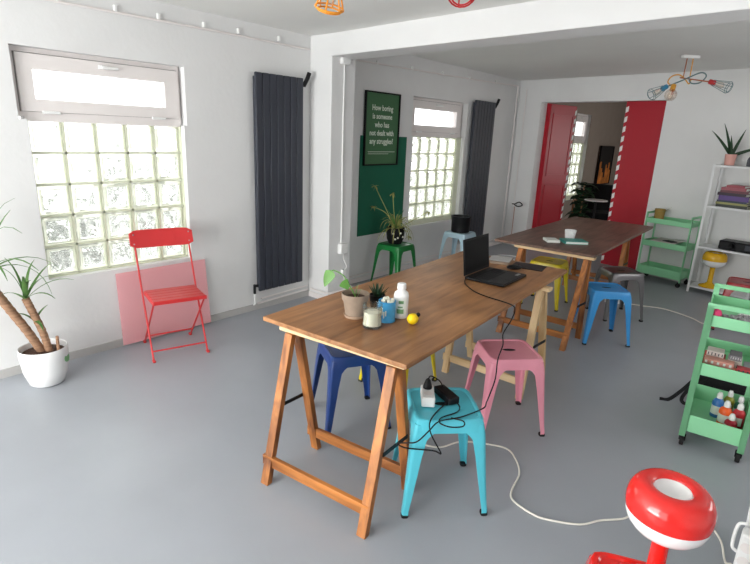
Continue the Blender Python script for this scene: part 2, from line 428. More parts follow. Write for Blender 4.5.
block_window('window_2', 5.0, 6.13, .52, 2.0115, 5, 5, 5.03, .575, (1.705, 1.89), (5.06, 5.96), (4.967, 6.07))
block_window('window_3', 9.98, 10.7, .5, 2.0995, 3, 5, 10.03, .575, (1.705, 1.96), (10.08, 10.6), (9.961, 10.719))
# unseen shop window added behind the photographer as an opening for the front light
w = structroot('added_front_window')
g = G(); g.box(.1, 4.1, -2.53, -2.47, .25, .31); g.box(.1, 4.1, -2.53, -2.47, 2.19, 2.25)
for x in (.1, 1.4, 2.74, 4.04): g.box(x, x+.06, -2.53, -2.47, .25, 2.25)
obj('window_frame', g, M['upvc'], w)
obj('pane', G().box(.1, 4.1, -2.505, -2.495, .25, 2.25), M['clear'], w)

# doorway leaves
def tape(parent, T, x, y, z0, z1, n=17, w=.034):
    g = G(); k = (z1-z0)/n
    for i in range(n):
        a = z0+i*k
        vs = [(x, y, a), (x+w, y, a+.02), (x+w, y, a+.02+k*.55), (x, y, a+k*.55)]
        vs += [(p[0], p[1]-.003, p[2]) for p in vs]
        g.add(vs, [(0, 1, 2, 3), (7, 6, 5, 4), (0, 4, 5, 1), (1, 5, 6, 2), (2, 6, 7, 3), (3, 7, 4, 0)], T)
    return obj('warning_tape', g, M['white'], parent, label='white dashes of red and white striped tape')
d = structroot('door_1')
g = G(); g.box(1.612, 2.095, .03, .07, .01, 2.112, TF); obj('leaf', g, M['redoor'], d, bevel=.004)
tape(d, TF, 1.616, .03, .05, 2.09)
d = structroot('door_2')
hinge = F(.45, .17, 0); dirL = V((.26, .965, 0)).normalized()
TL = Matrix.Translation(hinge) @ Matrix.Rotation(math.atan2(dirL.y, dirL.x), 4, 'Z')
g = G(); g.box(0.02, .62, -.0, .04, .01, 2.105, TL); obj('leaf', g, M['redoor'], d, bevel=.004)
g = G()
for (a, b) in ((.10, .95), (1.08, 1.98)):
    g.box(.08, .56, -.008, 0, a, a+.02, TL); g.box(.08, .56, -.008, 0, b-.02, b, TL); g.box(.08, .1, -.008, 0, a, b, TL); g.box(.54, .56, -.008, 0, a, b, TL)
obj('panel_moulding', g, M['redoor'], d)
tape(d, TL, .585, -.001, .05, 2.09)
g = G(); g.box(.401, .425, .15, .199, 0, 2.112, TF)
obj('door_frame', g, M['redoor'], d)
g = G(); g.box(.426, .47, .155, .19, .005, 2.105, TF); obj('edge_strip', g, M['redoor'], d)

# ------------------------------------------------------------------ metal stools
def sring(h, z, n=48, e=5.0, ex=None):
    out = []
    for k in range(n):
        a = 2*PI*k/n; c, s = math.cos(a), math.sin(a)
        r = (abs(c)**e+abs(s)**e)**(-1/e); out.append((h*r*c, h*r*s, z))
    return out
def make_stool(label, m, loc, rz):
    t = thing('metal_stool', label, 'stool', loc, rz, 'metal stools around the room')
    g = G(); n = 48
    hole = [(.04*math.cos(2*PI*k/n), .02*math.sin(2*PI*k/n), .446) for k in range(n)]
    hole2 = [(x, y, .425) for x, y, z in hole]
    rings = [sring(.155, .392, e=9), sring(.1575, .392, e=9), sring(.155, .41, e=9), sring(.153, .436, e=9), sring(.149, .447, e=8), sring(.144, .4505, e=8), sring(.136, .4505, e=7), sring(.131, .4445, e=7), sring(.06, .4475, e=3), hole, hole2,
             sring(.06, .43, e=3), sring(.146, .43, e=7), sring(.153, .405, e=9)]
    g.loft(rings, closed=True)
    st = obj('seat', g, m, t, ang=30)
    obj('slot_shade_disc', G().loft([[(x*.995, y*.995, z) for x, y, _ in hole] for z in (.434, .4435)]), M['rubber'], st, label='black disc standing for the shade in the oval hand slot of the seat')  # black insert stands in for the shade inside the slot
    for sx in (-1, 1):
        for sy in (-1, 1):
            rings = []
            for z, c, w in ((.428, .149, .108), (.40, .154, .098), (.38, .157, .074), (.36, .159, .060), (.28, .166, .049), (.16, .176, .038), (.06, .185, .029), (.03, .189, .027), (.012, .190, .027)):
                r = min(.016, w*.4); th = .004; pts = []
                pts.append((c-w, c))
                for q in range(5):
                    a = PI/2-q*PI/8; pts.append((c-r+r*math.cos(a), c-r+r*math.sin(a)))
                pts.append((c, c-w)); pts.append((c-th, c-w))
                for q in range(5):
                    a = q*PI/8; pts.append((c-r+(r-th)*math.cos(a), c-r+(r-th)*math.sin(a)))
                pts.append((c-w, c-th))
                rings.append([(sx*x, sy*y, z) for x, y in pts])
            L = obj('leg', G().loft(rings), m, t, ang=50)
            gf = G(); gf.loft([sring(.015, 0, 16, 4), sring(.0165, .006, 16, 4), sring(.0155, .014, 16, 4)])
            gf.v = [(x+sx*.176, y+sy*.176, z) for x, y, z in gf.v]
            obj('rubber_foot', gf, M['rubber'], L)
    return t
STOOLS = [
 ('turquoise metal stool with a power strip on its seat by the near table corner', 'turquoise_enamel', (88, 194, 212), (2.620, 1.813), 46),
 ('pink metal stool beside the long edge of the near table', 'pink_enamel', (232, 152, 170), (2.545, 2.60), 47),
 ('navy blue metal stool under the near end of the front table', 'navy_enamel', (30, 60, 120), (1.888, 1.992), 61),
 ('bright sky blue metal stool beside the far table', 'sky_blue_enamel', (62, 150, 216), (2.512, 4.418), 38),
 ('bare silver metal stool behind the sky blue stool', 'bare_steel', (122, 120, 122), (2.415, 5.155), 45),
 ('yellow metal stool tucked under the far table', 'yellow_enamel', (216, 196, 26), (1.785, 4.99), 6),
 ('yellow metal stool mostly hidden under the front table behind the turquoise stool', 'yellow_enamel', (216, 196, 26), (1.805, 2.56), 1),
 ('green metal stool by the wall under the spider plant', 'green_enamel', (24, 114, 54), (.30, 4.40), 2),
 ('pale blue metal stool by the wall carrying a black pot', 'pale_blue_enamel', (178, 206, 220), (.36, 5.62), 2),
 ('red metal stool behind the near mint trolley', 'red_stool_enamel', (150, 30, 38), (3.365, 5.62), 4),
 ('red metal stool carrying the red mushroom lamp in the foreground', 'redgloss', (0, 0, 0), (3.602, 1.318), 22.5),
]
first = None
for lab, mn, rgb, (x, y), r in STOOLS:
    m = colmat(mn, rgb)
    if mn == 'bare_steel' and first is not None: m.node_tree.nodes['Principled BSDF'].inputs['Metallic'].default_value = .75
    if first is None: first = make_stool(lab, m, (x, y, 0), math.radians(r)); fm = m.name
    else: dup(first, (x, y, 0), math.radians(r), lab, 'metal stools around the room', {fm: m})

# ------------------------------------------------------------------ trestle tables
ZT = .735
def make_board(label, m, c, dirx, L, W, name='work_table'):
    t = thing(name, label, 'table', (c[0], c[1], 0), math.atan2(-dirx[0], dirx[1]))
    obj('board', G().box(-W/2, W/2, 0, L, ZT-.022, ZT), m, t, bevel=.004)
    return t
make_board('long brown stained table top in front with laptop and plant pots on it', M['table'], (2.222, 1.475), (-.075, 1), 2.06, .815)
make_board('darker brown table top in the far half of the room with a white cup', M['tabled'], (2.012, 4.195), (-.035, 1), 2.12, .87)
def make_trestle(label, legm, railm, barm, loc, rz, legm2=None, top=0.0):
    t = thing('trestle', label, 'trestle', loc, rz, 'wooden trestles under the two tables')
    zt = ZT-.023
    obj('top_bar', G().box(-.345, .335, top-.03, top+.03, zt-.022, zt), barm, t, bevel=.002)
    for sy in (-1, 1):
        for sx in (-1, 1):
            g = G(); g.bar((sx*.276+.014, sy*.18, 0), (sx*.279, top+sy*.024, zt-.022), .044, .03, (0, 1, 0), flat=True)
            L = obj('leg', g, (legm2 or legm) if sy > 0 else legm, t, bevel=.002)
        yy = sy*.157+top*.14
        g = G(); g.bar((-.3, yy+sy*.0, .105), (.3, yy, .105), .022, .05)
        obj('rail', g, railm, t, bevel=.002)
    for sx in (-1, 1):
        g = G(); g.bar((sx*.303+.007, top*.46-.098, .335), (sx*.303+.007, top*.46+.098, .325), .004, .018)
        obj('spreader', g, M['black'], t)
    return t
make_trestle('orange stained trestle nearest the camera under the front table', M['pine'], M['piner'], M['rawr'], (2.258, 1.502, 0), math.radians(6.5), top=.03)
make_trestle('pale raw pine trestle under the far end of the front table', M['raw'], M['rawr'], M['rawr'], (2.215, 3.09, 0), math.radians(1))
make_trestle('reddish stained trestle under the near end of the far table', M['pine'], M['piner'], M['rawr'], (2.108, 4.085, 0), math.radians(1), top=.15)
make_trestle('brown trestle under the far end of the far table by the red door', M['pine'], M['piner'], M['rawr'], (1.92, 6.02, 0), math.radians(3))

# ------------------------------------------------------------------ folding chair, pink sheet
def folding_chair():
    cx, cy = .406, 1.767
    T = (.965, -.262)
    t = thing('folding_chair', 'red metal folding chair standing against the pink sheet by the wall', 'chair', (cx, cy, 0), math.atan2(T[1], T[0]))
    # local x = front, y = across
    m = M['redchair']
    g = G(); ns = 5; y0 = -.172; wd = .344
    for i in range(ns):
        a = -.15+i*.3/ns
        g.box(a+.002, a+.3/ns-.002, y0, y0+wd, .442, .456)
    obj('seat_slats', g, m, t, bevel=.003)
    g = G(); g.box(.143, .155, -.176, .176, .432, .458); g.box(-.15, .15, -.178, -.170, .428, .45); g.box(-.15, .15, .170, .178, .428, .45); g.box(-.155, -.147, -.176, .176, .428, .45)
    obj('seat_frame', g, m, t, bevel=.003)
    for s in (-1, 1):
        g = G(); g.tube([(.075, s*.186, .0), (-.15, s*.186, .45), (-.275, s*.186, .74), (-.30, s*.186, .81)], .0065)
        L = obj('upright', g, m, t); obj('foot_cap', G().cbox((.078, s*.186, .007), (.04, .02, .014)), m, L, bevel=.004)
        g = G(); g.tube([(-.315, s*.168, .0), (.13, s*.168, .44)], .0065)
        L = obj('leg', g, m, t); obj('foot_cap', G().cbox((-.318, s*.168, .007), (.04, .02, .014)), m, L, bevel=.004)
    g = G(); g.tube([(.045, -.186, .065), (.045, .186, .065)], .006); obj('stretcher', g, m, t)
    g = G(); g.tube([(-.27, -.168, .065), (-.27, .168, .065)], .006); obj('stretcher', g, m, t)
    # curved back plank
    rings = []
    n = 14
    for i in range(n+1):
        v = -1+2*i/n; y = v*.218; bow = -.018*(1-v*v)
        zc0, zc1 = .735, .86
        if abs(v) > .99: zc0 += .022; zc1 -= .022
        elif abs(v) > .85: zc0 += .005; zc1 -= .005
        x0 = -.272+bow; x1 = -.302+bow
        rings.append([(x0, y, zc0), (x0+.012, y, zc0), (x1+.012, y, zc1), (x1, y, zc1)])
    b = obj('backrest', G().loft(rings), m, t, bevel=.003)
    g = G()
    for s in (-1, 1):
        for z in (.765, .83): g.ball((-.267-(z-.74)*.22, s*.19, z), .006, 8)
    obj('rivets', g, M['metal'], b)
    return t
folding_chair()
g = G()
vs = [(.055, 1.53, .02), (.055, 2.255, .02), (.022, 2.245, .555), (.022, 1.535, .555)]
vs += [(x+.004, y, z+.0005) for x, y, z in vs]
g.add(vs, [(0, 1, 2, 3), (7, 6, 5, 4), (0, 4, 5, 1), (1, 5, 6, 2), (2, 6, 7, 3), (3, 7, 4, 0)])
tag(obj('plastic_sheet', g, M['pinksheet'], smooth=False), 'translucent pink sheet leaning on the wall behind the red folding chair', 'sheet')

# ------------------------------------------------------------------ radiators
def radiator(label, y0, y1, z0, z1, n, thermo):
    t = thing('radiator', label, 'radiator', (0, y0, 0))
    W = y1-y0; k = W/n
    for i in range(n):
        obj('panel', G().box(.055, .08, i*k+.003, (i+1)*k-.003, z0, z1), M['rad'], t, bevel=.008, seg=3)
    g = G(); g.tube([(.045, .02, z1-.06), (.045, W-.02, z1-.06)], .016); g.tube([(.045, .02, z0+.06), (.045, W-.02, z0+.06)], .016)
    g.box(.03, .052, .01, W-.01, z0+.03, z1-.03)
    obj('manifold', g, M['rad'], t)
    g = G()
    for yy in (.1, W-.1):
        for zz in (z0+.2, z1-.2): g.box(.003, .04, yy-.02, yy+.02, zz-.02, zz+.02)
    obj('bracket', g, M['rad'], t)
    g = G(); g.tube([(.05, W-.02, z1-.06), (.05, W+.02, z1-.06)], .012); g.tube([(.055, W+.018, z1-.065), (.075, W+.045, z1-.0), (.085, W+.06, z1+.05)], .019, 10)
    obj('thermostat_head', g, M['black'], t)
    g = G(); g.tube([(.05, -.03, z0+.05), (.05, .02, z0+.05)], .013); g.tube([(.05, -.03, z0+.065), (.05, -.03, z0-.02)], .012)
    v = obj('valve', g, M['black'], t)
    g = G(); g.tube([(.05, -.03, z0-.02), (.05, -.03, .075), (.03, -.03, .06)], .008)
    obj('riser_pipe', g, M['white'], t, label='white riser pipe')
radiator('tall anthracite radiator nearer the camera, left of the pillar', 2.74, 3.255, .19, 2.025, 7, 1)
radiator('tall anthracite radiator on the far stretch of wall, right of second window', 6.21, 6.745, .19, 2.06, 7, 1)
# heating pipes and ceiling cable
g = G(); g.tube([(.025, 2.76, .062), (.025, 3.36, .075)], .009); g.tube([(.025, 2.80, .10), (.025, 3.36, .115)], .009); g.tube([(.06, 3.37, .09), (.28, 3.37, .09), (.305, 3.4, .09), (.305, 3.72, .09), (.04, 3.75, .09), (.03, 4.0, .09), (.03, 7.4, .1)], .009)
tag(obj('heating_pipe', g, M['upvc']), 'white heating pipes running along the foot of the window wall', 'pipe')
t = thing('ceiling_cable', 'white cable clipped along the top of the window wall', 'cable', (0, 0, 0))
g = G(); g.tube(spline([(.012, -.5, 2.24), (.012, 1.0, 2.262), (.012, 2.4, 2.275), (.012, 3.38, 2.275)]), .008); g.tube(spline([(.012, 3.74, 2.262), (.012, 5.2, 2.285), (.012, 6.6, 2.315), (.03, 7.42, 2.335)]), .008); g.tube([(.03, 7.44, 2.34), (.03, 7.44, .06)], .009); g.tube([(.14, 7.505, 2.3), (.14, 7.505, .7)], .006)
obj('cable_run', g, M['upvc'], t)
for y in (1.0, 1.35, 1.70, 1.99, 2.34, 2.64, 3.04, 4.3, 4.9, 5.5, 6.1, 6.8):
    z = 2.26+.015*min(y, 3.4) if y < 3.5 else 2.262+(y-3.74)*.02
    obj('clip', G().box(0, .024, y-.01, y+.01, z-.012, z+.026), M['white'], t, bevel=.003)
t = thing('junction_box', 'white junction box with cable down to a socket on the pillar side', 'socket', (.275, 3.56, 0))
obj('cover', G().box(0, .035, -.06, .04, 2.16, 2.25), M['white'], t, bevel=.008)
obj('cable', G().tube(spline([(.008, -.01, 2.16), (.008, -.012, 1.5), (.008, -.0, .9), (.008, 0, .56)]), .007), M['white'], t)
s = obj('outlet', G().box(0, .05, -.04, .06, .46, .56), M['white'], t, bevel=.008)
g = G(); g.tube(spline([(.03, .01, .46), (.03, .02, .40), (.06, .03, .33), (.03, .02, .27), (.03, .05, .12)]), .005); g.box(.015, .05, -.005, .035, .25, .3)
obj('dangling_plug', g, M['white'], s)
# corner socket with looped cable, floor adapter
t = thing('wall_socket', 'small wall socket with looped black cable in the far left corner', 'socket', tuple(F(.16, 0, 0)), ANG_F)
obj('outlet', G().box(-.05, .03, -.035, 0, .60, .67), M['white'], t, bevel=.006)
obj('cable', G().tube(spline([(-.03, -.04, .64), (.03, -.06, .645), (.10, -.05, .68), (.15, -.04, .64), (.09, -.06, .615), (.02, -.05, .63)]), .008), M['black'], t)
obj('cord', G().tube([(0, -.012, .6), (0, -.012, .05)], .004), M['copper'], t)
g = G(); g.box(-.09, .09, -.03, .03, 0, .035, Matrix.Translation((.5, 6.45, 0)) @ Matrix.Rotation(.5, 4, 'Z'))
g.tube(spline([(.55, 6.47, .01), (.75, 6.55, .01), (.7, 6.75, .01), (.45, 6.7, .01), (.4, 6.5, .01)]), .006)
tag(obj('power_strip', g, M['white'], bevel=.004), 'white power strip with coiled cord on the floor by the far wall corner', 'power strip')

# ------------------------------------------------------------------ board and poster
tag(obj('pin_board', G().box(.001, .012, 4.093, 4.87, .515, 1.565), M['greenboard'], bevel=.001), 'plain dark green board on the wall behind the framed quote', 'board')
t = thing('framed_poster', 'framed green poster with white quote hung over the green board', 'poster', (.013, 4.13, 1.262))
W, Hh = .565, .742
g = G(); g.box(0, .022, 0, W, 0, .014); g.box(0, .022, 0, W, Hh-.014, Hh); g.box(0, .022, 0, .014, .014, Hh-.014); g.box(0, .022, W-.014, W, .014, Hh-.014)
obj('frame', g, M['black'], t)
obj('print', G().box(0, .008, .012, W-.012, .012, Hh-.012), M['poster'], t)
def text_mesh(s, size, m, parent, name, loc, rot, sx=1.0, align='CENTER', label=None, ext=.0006, off=0.0):
    cu = bpy.data.curves.new('t', 'FONT'); cu.body = s; cu.size = size; cu.align_x = align; cu.extrude = ext; cu.resolution_u = 2; cu.offset = off
    o = bpy.data.objects.new('t', cu); COL.objects.link(o)
    bpy.context.view_layer.update()
    me = bpy.data.meshes.new_from_object(o.evaluated_get(bpy.context.evaluated_depsgraph_get()))
    bpy.data.objects.remove(o)
    me.transform(Matrix.Scale(sx, 4, (1, 0, 0)))
    me.materials.clear(); me.materials.append(m)
    r = bpy.data.objects.new(name, me); COL.objects.link(r); r.parent = parent; r.location = loc; r.rotation_euler = rot
    if label: r['label'] = label
    return r
RX = (PI/2, 0, PI/2)
for i, s in enumerate(('How boring', 'is someone', 'who has', 'not dealt with', 'any struggles?')):
    text_mesh(s, .078, M['ink'], t, 'lettering', (.0095, W/2, Hh-.182-i*.084), RX, .90, off=.0016)
for i, s in enumerate(('a small line of finer print below the quote', 'and one more short line')):
    pass
g = G(); g.box(.008, .0095, .07, W-.05, .138, .143); g.box(.008, .0095, .07, W-.16, .118, .122)
obj('fine_print', g, M['ink'], t)

# ------------------------------------------------------------------ plants
def yucca():
    t = thing('potted_yucca', 'tall yucca with bare trunks in a round white pot at the left', 'plant', (.25, .965, 0))
    prof = [(.0, .0), (.085, .0), (.098, .01), (.122, .09), (.134, .19), (.134, .235), (.131, .24), (.126, .235), (.124, .2), (.0, .2)]
    p = obj('pot', G().lathe(prof, n=40), M['porc'], t)
    a = math.radians(48)
    sg = G(); T = Matrix.Rotation(a, 4, 'Z') @ Matrix.Translation((.127, 0, .165)) @ Matrix.Rotation(PI/2, 4, 'Y') @ Matrix.Rotation(-.12, 4, 'Y')
    sg.lathe([(0, 0), (.028, 0), (.028, .006), (0, .006)], n=20, T=T); obj('sticker', sg, M['labelg'], p, label='round green sticker')
    g = G().lathe([(0, .201), (.122, .201), (.11, .208), (0, .212)], n=24); obj('soil', g, M['soil'], t)
    def trunk(pts, r):
        P = spline(pts, 10); rad = [r*(1+.07*math.sin(i*2.4)) for i in range(len(P))]
        return obj('trunk', G().tube(P, r, 12, rad=rad), M['bark'], t)
    trunk([(-.01, .0, .19), (.01, -.07, .36), (.03, -.15, .53), (.04, -.21, .66), (.045, -.24, .76)], .025)
    trunk([(.015, .03, .19), (.02, .005, .34), (.025, -.04, .50), (.025, -.06, .57)], .0215)
    trunk([(.04, .07, .2), (.042, .072, .30)], .009)
    rnd = random.Random(3)
    def crown(c, n, L, skew, e0=.25, dr=1.6):
        g = G()
        for i in range(n):
            a = 2*PI*i/n+rnd.uniform(-.3, .3); el = rnd.uniform(e0, 1.5)
            d = (math.cos(a)*math.cos(el), math.sin(a)*math.cos(el)+skew, math.sin(el))
            if c[0]+d[0]*L*1 < -.15: d = (abs(d[0])*.4, d[1], d[2])
            g.leaf(c, d, L*rnd.uniform(.75, 1.15), .022, rnd.uniform(.3, dr), n=8)
        return obj('leaf_crown', g, M['leaf'], t)
    crown((.025, -.06, .565), 11, .26, .06, .6, 1.0)
    crown((.045, -.24, .76), 17, .42, .05)
    crown((.025, -.03, .42), 3, .12, .1)
yucca()
def spider_plant():
    c = (.285, 4.40, .4515)
    t = thing('spider_plant', 'straggly spider plant in a black pot on the green stool', 'plant', c)
    p = obj('pot', G().lathe([(0, 0), (.07, 0), (.092, .05), (.1, .12), (.098, .175), (.092, .175), (.09, .15), (0, .15)], n=28), M['black'], t)
    g = G(); rnd = random.Random(5)
    for (a, z) in ((-1.1, .12), (-.6, .075), (-.3, .125), (-.9, .06), (.1, .08)):
        r = .085+.08*z; g.ball((r*1.03*math.cos(a), r*1.03*math.sin(a), z), .012, 8)
    obj('spots', g, M['pebble'], p, label='pale spots on the pot')
    g = G()
    for i in range(46):
        a = rnd.uniform(0, 2*PI); el = rnd.uniform(.2, 1.45)
        d = V((math.cos(a)*math.cos(el), math.sin(a)*math.cos(el), math.sin(el)))
        if d.x < -.2: d.x *= .3
        g.leaf((.03*math.cos(a), .03*math.sin(a), .155), d, rnd.uniform(.16, .30), .012, rnd.uniform(1.2, 2.4), n=8)
    obj('leaves', g, M['leafdry'], t)
    g = G()
    for i in range(16):
        a = rnd.uniform(0, 2*PI); el = rnd.uniform(.8, 1.5)
        d = (math.cos(a)*math.cos(el), math.sin(a)*math.cos(el), math.sin(el))
        g.leaf((.02*math.cos(a), .02*math.sin(a), .155), d, rnd.uniform(.12, .28), .014, rnd.uniform(.4, 1.2), n=7)
    obj('leaves', g, M['leaf'], t)
    r = V((.767, .642, 0)); k = V((0, 0, 1))
    tips = [[tuple(p) for p in P] for P in (
        (k*.16-r*.02, k*.34-r*.10, k*.60-r*.24), (k*.16, k*.32-r*.11, k*.385-r*.25), (k*.16+r*.03, k*.25+r*.17, k*.36+r*.34), (k*.16, k*.36-r*.03, k*.53-r*.05), (k*.16+r*.05, k*.13+r*.13, k*.075+r*.15))]
    for P in tips:
        s = obj('stalk', G().tube(spline(P), .004, 6), M['leafdry'], t)
        g = G()
        for k in range(7): g.leaf(P[-1], (rnd.gauss(0, 1), rnd.gauss(0, 1), rnd.gauss(-.2, .8)), .05, .016, 1.2, n=4)
        obj('plantlet', g, M['leafdry'], s)
spider_plant()
tag(obj('cooking_pot', G().lathe([(0, 0), (.105, 0), (.114, .008), (.118, .18), (.124, .19), (.124, .198), (.113, .198), (.11, .18), (.107, .02), (0, .015)], (.36, 5.62, .4515), 32), M['black']), 'round black pot standing on the pale blue stool', 'pot')

# ------------------------------------------------------------------ things on the front table
def table_items():
    z = ZT+.0005
    t = thing('potted_seedling', 'weathered clay pot with a leaning two-leaved seedling on the front table', 'plant', (2.112, 1.768, z))
    obj('saucer', G().lathe([(0, 0), (.05, 0), (.056, .014), (.052, .014), (.048, .006), (0, .006)], n=28), M['terrarim'], t, label='paler clay saucer')
    obj('pot', G().lathe([(0, .0065), (.046, .0065), (.059, .085), (.064, .086), (.068, .118), (.064, .118), (.058, .09), (0, .09)], n=32), M['terra'], t)
    obj('soil', G().lathe([(0, .091), (.058, .091), (.05, .098), (0, .1)], n=20), M['soil'], t)
    s = obj('stem', G().tube(spline([(.0, 0, .095), (-.012, -.01, .13), (-.03, -.02, .16), (-.05, -.035, .20), (-.085, -.06, .222), (-.10, -.07, .217)]), .003, 6), M['leafp'], t)
    r = V((.767, .642, 0))
    for (base, d, L, w) in (((-.095, -.068, .219), (-.25, -.28, -.75), .085, .055), ((-.028, -.018, .158), (-.2, -.45, .02), .05, .05)):
        g = G(); g.leaf(base, d, L, w, .2, up=(.5, -.85, .3), n=8, fold=.15); obj('leaf', g, M['leafp'], t)
    g = G(); g.leaf((0, 0, .095), (.1, .05, 1), .07, .012, .2); g.leaf((.005, .005, .095), (.3, .2, 1), .05, .012, .2); obj('shoot', g, M['leafp'], t)
    t = thing('candle_glass', 'small waisted glass jar holding a white candle on the front table', 'candle', (2.262, 1.722, z))
    obj('glass', G().lathe([(0, 0), (.042, 0), (.045, .012), (.041, .05), (.045, .108), (.0435, .108), (.0395, .05), (.0425, .012), (0, .006)], n=32), M['jar'], t)
    obj('wax', G().lathe([(0, .0065), (.041, .0125), (.038, .05), (.0395, .074), (0, .072)], n=28), M['wax'], t)
    t = thing('seedling_tin', 'blue and white tin can topped with white pebbles on the front table', 'can', (2.255, 1.835, z))
    obj('tin', G().lathe([(0, 0), (.041, 0), (.042, .003), (.041, .006), (.041, .097), (.042, .1), (.040, .1), (.039, .088), (0, .088)], n=32), M['canblue'], t)
    g = G(); g.lathe([(.0372, .02), (.0378, .02), (.0378, .07), (.0372, .07)], n=32)
    g = G()
    for k in range(5):
        a = -1.9+k*.22; rr = .0416; zz = .02+.008*(k % 3)
        T = Matrix.Translation((rr*math.cos(a), rr*math.sin(a), zz+.02)) @ Matrix.Rotation(a, 4, 'Z')
        g.cbox((0, 0, 0), (.001, .006, .05-.006*k), T)
    obj('label', g, M['label'], t)
    g = G(); rnd = random.Random(2)
    for k in range(22):
        a = rnd.uniform(0, 6.28); rr = .03*math.sqrt(rnd.random()); g.ball((rr*math.cos(a), rr*math.sin(a), .097+rnd.uniform(0, .008)), .0085, 8)
    o = obj('pebbles', g, M['pebble'], t); o['kind'] = 'stuff'
    t = thing('glue_bottle', 'white plastic bottle with a screw cap behind the blue tin', 'bottle', (2.268, 1.925, z))
    obj('body', G().lathe([(0, 0), (.032, 0), (.036, .006), (.036, .11), (.033, .125), (.018, .138), (.018, .142), (0, .142)], n=30), M['white'], t)
    obj('cap', G().lathe([(0, .1425), (.021, .1425), (.022, .146), (.021, .168), (.018, .171), (0, .171)], n=24), M['white'], t)
    def wrap(g, a0, a1, z0, z1, r):
        n = 8; rows = []
        for i in range(n+1):
            a = a0+(a1-a0)*i/n
            rows.append([(r*math.cos(a), r*math.sin(a), z0), ((r+.0006)*math.cos(a), (r+.0006)*math.sin(a), z0), ((r+.0006)*math.cos(a), (r+.0006)*math.sin(a), z1), (r*math.cos(a), r*math.sin(a), z1)])
        return g.loft(rows)
    ac = math.atan2(-1.9, 1.44)
    obj('label', wrap(G(), ac-.75, ac+.75, .02, .1, .0362), M['label'], t)
    obj('print', wrap(wrap(wrap(G(), ac-.5, ac+.4, .028, .05, .0370), ac-.4, ac+.25, .057, .064, .0370), ac-.3, ac+.35, .078, .092, .0370), M['labelg'], t)
    t = thing('yellow_ball', 'small yellow lemon-shaped squeezer with black tip on the table', 'lemon', (2.372, 1.885, z))
    obj('body', G().ball((0, 0, .027), .0265, 18, (1, 1.1, 1)), M['lemon'], t)
    obj('tip', G().lathe([(0, 0), (.009, 0), (.01, .012), (.006, .018), (0, .018)], (.012, .017, .04), 14, Matrix.Rotation(.7, 4, V((-1, .6, 0)))), M['black'], t)
    t = thing('potted_succulent', 'little spiky succulent in a black pot behind the clay pot', 'plant', (2.10, 1.945, z))
    obj('pot', G().lathe([(0, 0), (.032, 0), (.042, .07), (.039, .07), (.036, .06), (0, .06)], n=24), M['black'], t)
    g = G()
    for k in range(16):
        a = k*2.4; el = .7+.8*((k*7) % 10)/10
        g.leaf((.012*math.cos(a), .012*math.sin(a), .058), (math.cos(a)*math.cos(el), math.sin(a)*math.cos(el), math.sin(el)), .07, .013, -.1, n=5, fold=.4)
    obj('leaves', g, M['leafd'], t)
    # laptop
    hl, hr = V((2.119, 2.773, z)), V((2.101, 3.123, z)); c = (hl+hr)/2; ang = math.atan2(hr.y-hl.y, hr.x-hl.x)
    t = thing('laptop', 'open black laptop with a dark screen on the front table', 'laptop', tuple(c), ang)
    # local x along hinge, -y to the front
    obj('base', G().box(-.175, .175, -.262, .0, .002, .02), M['black'], t, bevel=.004)
    g = G()
    for r_ in range(5):
        for k in range(13):
            w_ = .0235; x = -.155+k*w_
            g.box(x+.0015, x+w_-.0015, -.045-.021*r_-.018, -.045-.021*r_, .02, .0218)
    obj('keyboard', g, M['rubber'], t, bevel=.001)
    obj('touchpad', G().box(-.05, .05, -.245, -.17, .0198, .0206), M['screen'], t)
    obj('sticker', G().box(.09, .15, -.235, -.215, .02, .0205), M['metal'], t, label='silver badge on the palm rest')
    TL_ = Matrix.Translation((0, .002, .02)) @ Matrix.Rotation(math.radians(-7), 4, 'X')
    g = G(); g.box(-.175, .175, 0, .008, .0, .228, TL_); L = obj('lid', g, M['black'], t, bevel=.003)
    g = G(); g.box(-.16, .16, -.0008, .001, .02, .215, TL_); obj('screen', g, M['screen'], L)
    # mouse, pads
    t = thing('computer_mouse', 'black computer mouse just behind the laptop', 'mouse', (2.215, 3.262, z), .9)
    obj('body', G().ball((0, 0, .0175), .055, 18, (1.05, .6, .3)), M['black'], t)
    obj('scroll_wheel', G().ball((.03, 0, .03), .006, 8), M['rubber'], t)
    tag(obj('mouse_pad', G().box(-.13, .09, -.07, .10, 0, .004, Matrix.Translation((2.27, 3.41, z)) @ Matrix.Rotation(.2, 4, 'Z')), M['black'], bevel=.001), 'flat black mouse pad at the far corner of the front table', 'mouse pad')
    t = thing('paper_stack', 'loose sheets and a grey notebook behind the laptop mouse', 'papers', (2.11, 3.42, z), .3)
    obj('notebook', G().box(-.13, .0, -.09, .12, 0, .018), M['terra'], t, bevel=.002)
    obj('sheet', G().box(-.15, .0, -.07, .10, .0185, .0205), M['base'], t)
    # laptop charger lead
    pts = [(2.13, 2.775, z+.008), (2.17, 2.72, z+.004), (2.24, 2.70, z+.004), (2.31, 2.74, z+.004), (2.40, 2.73, z+.004), (2.50, 2.74, z+.004), (2.60, 2.74, z+.005), (2.615, 2.735, z-.02), (2.61, 2.65, .66), (2.60, 2.55, .585), (2.605, 2.52, .50)]
    return
table_items()
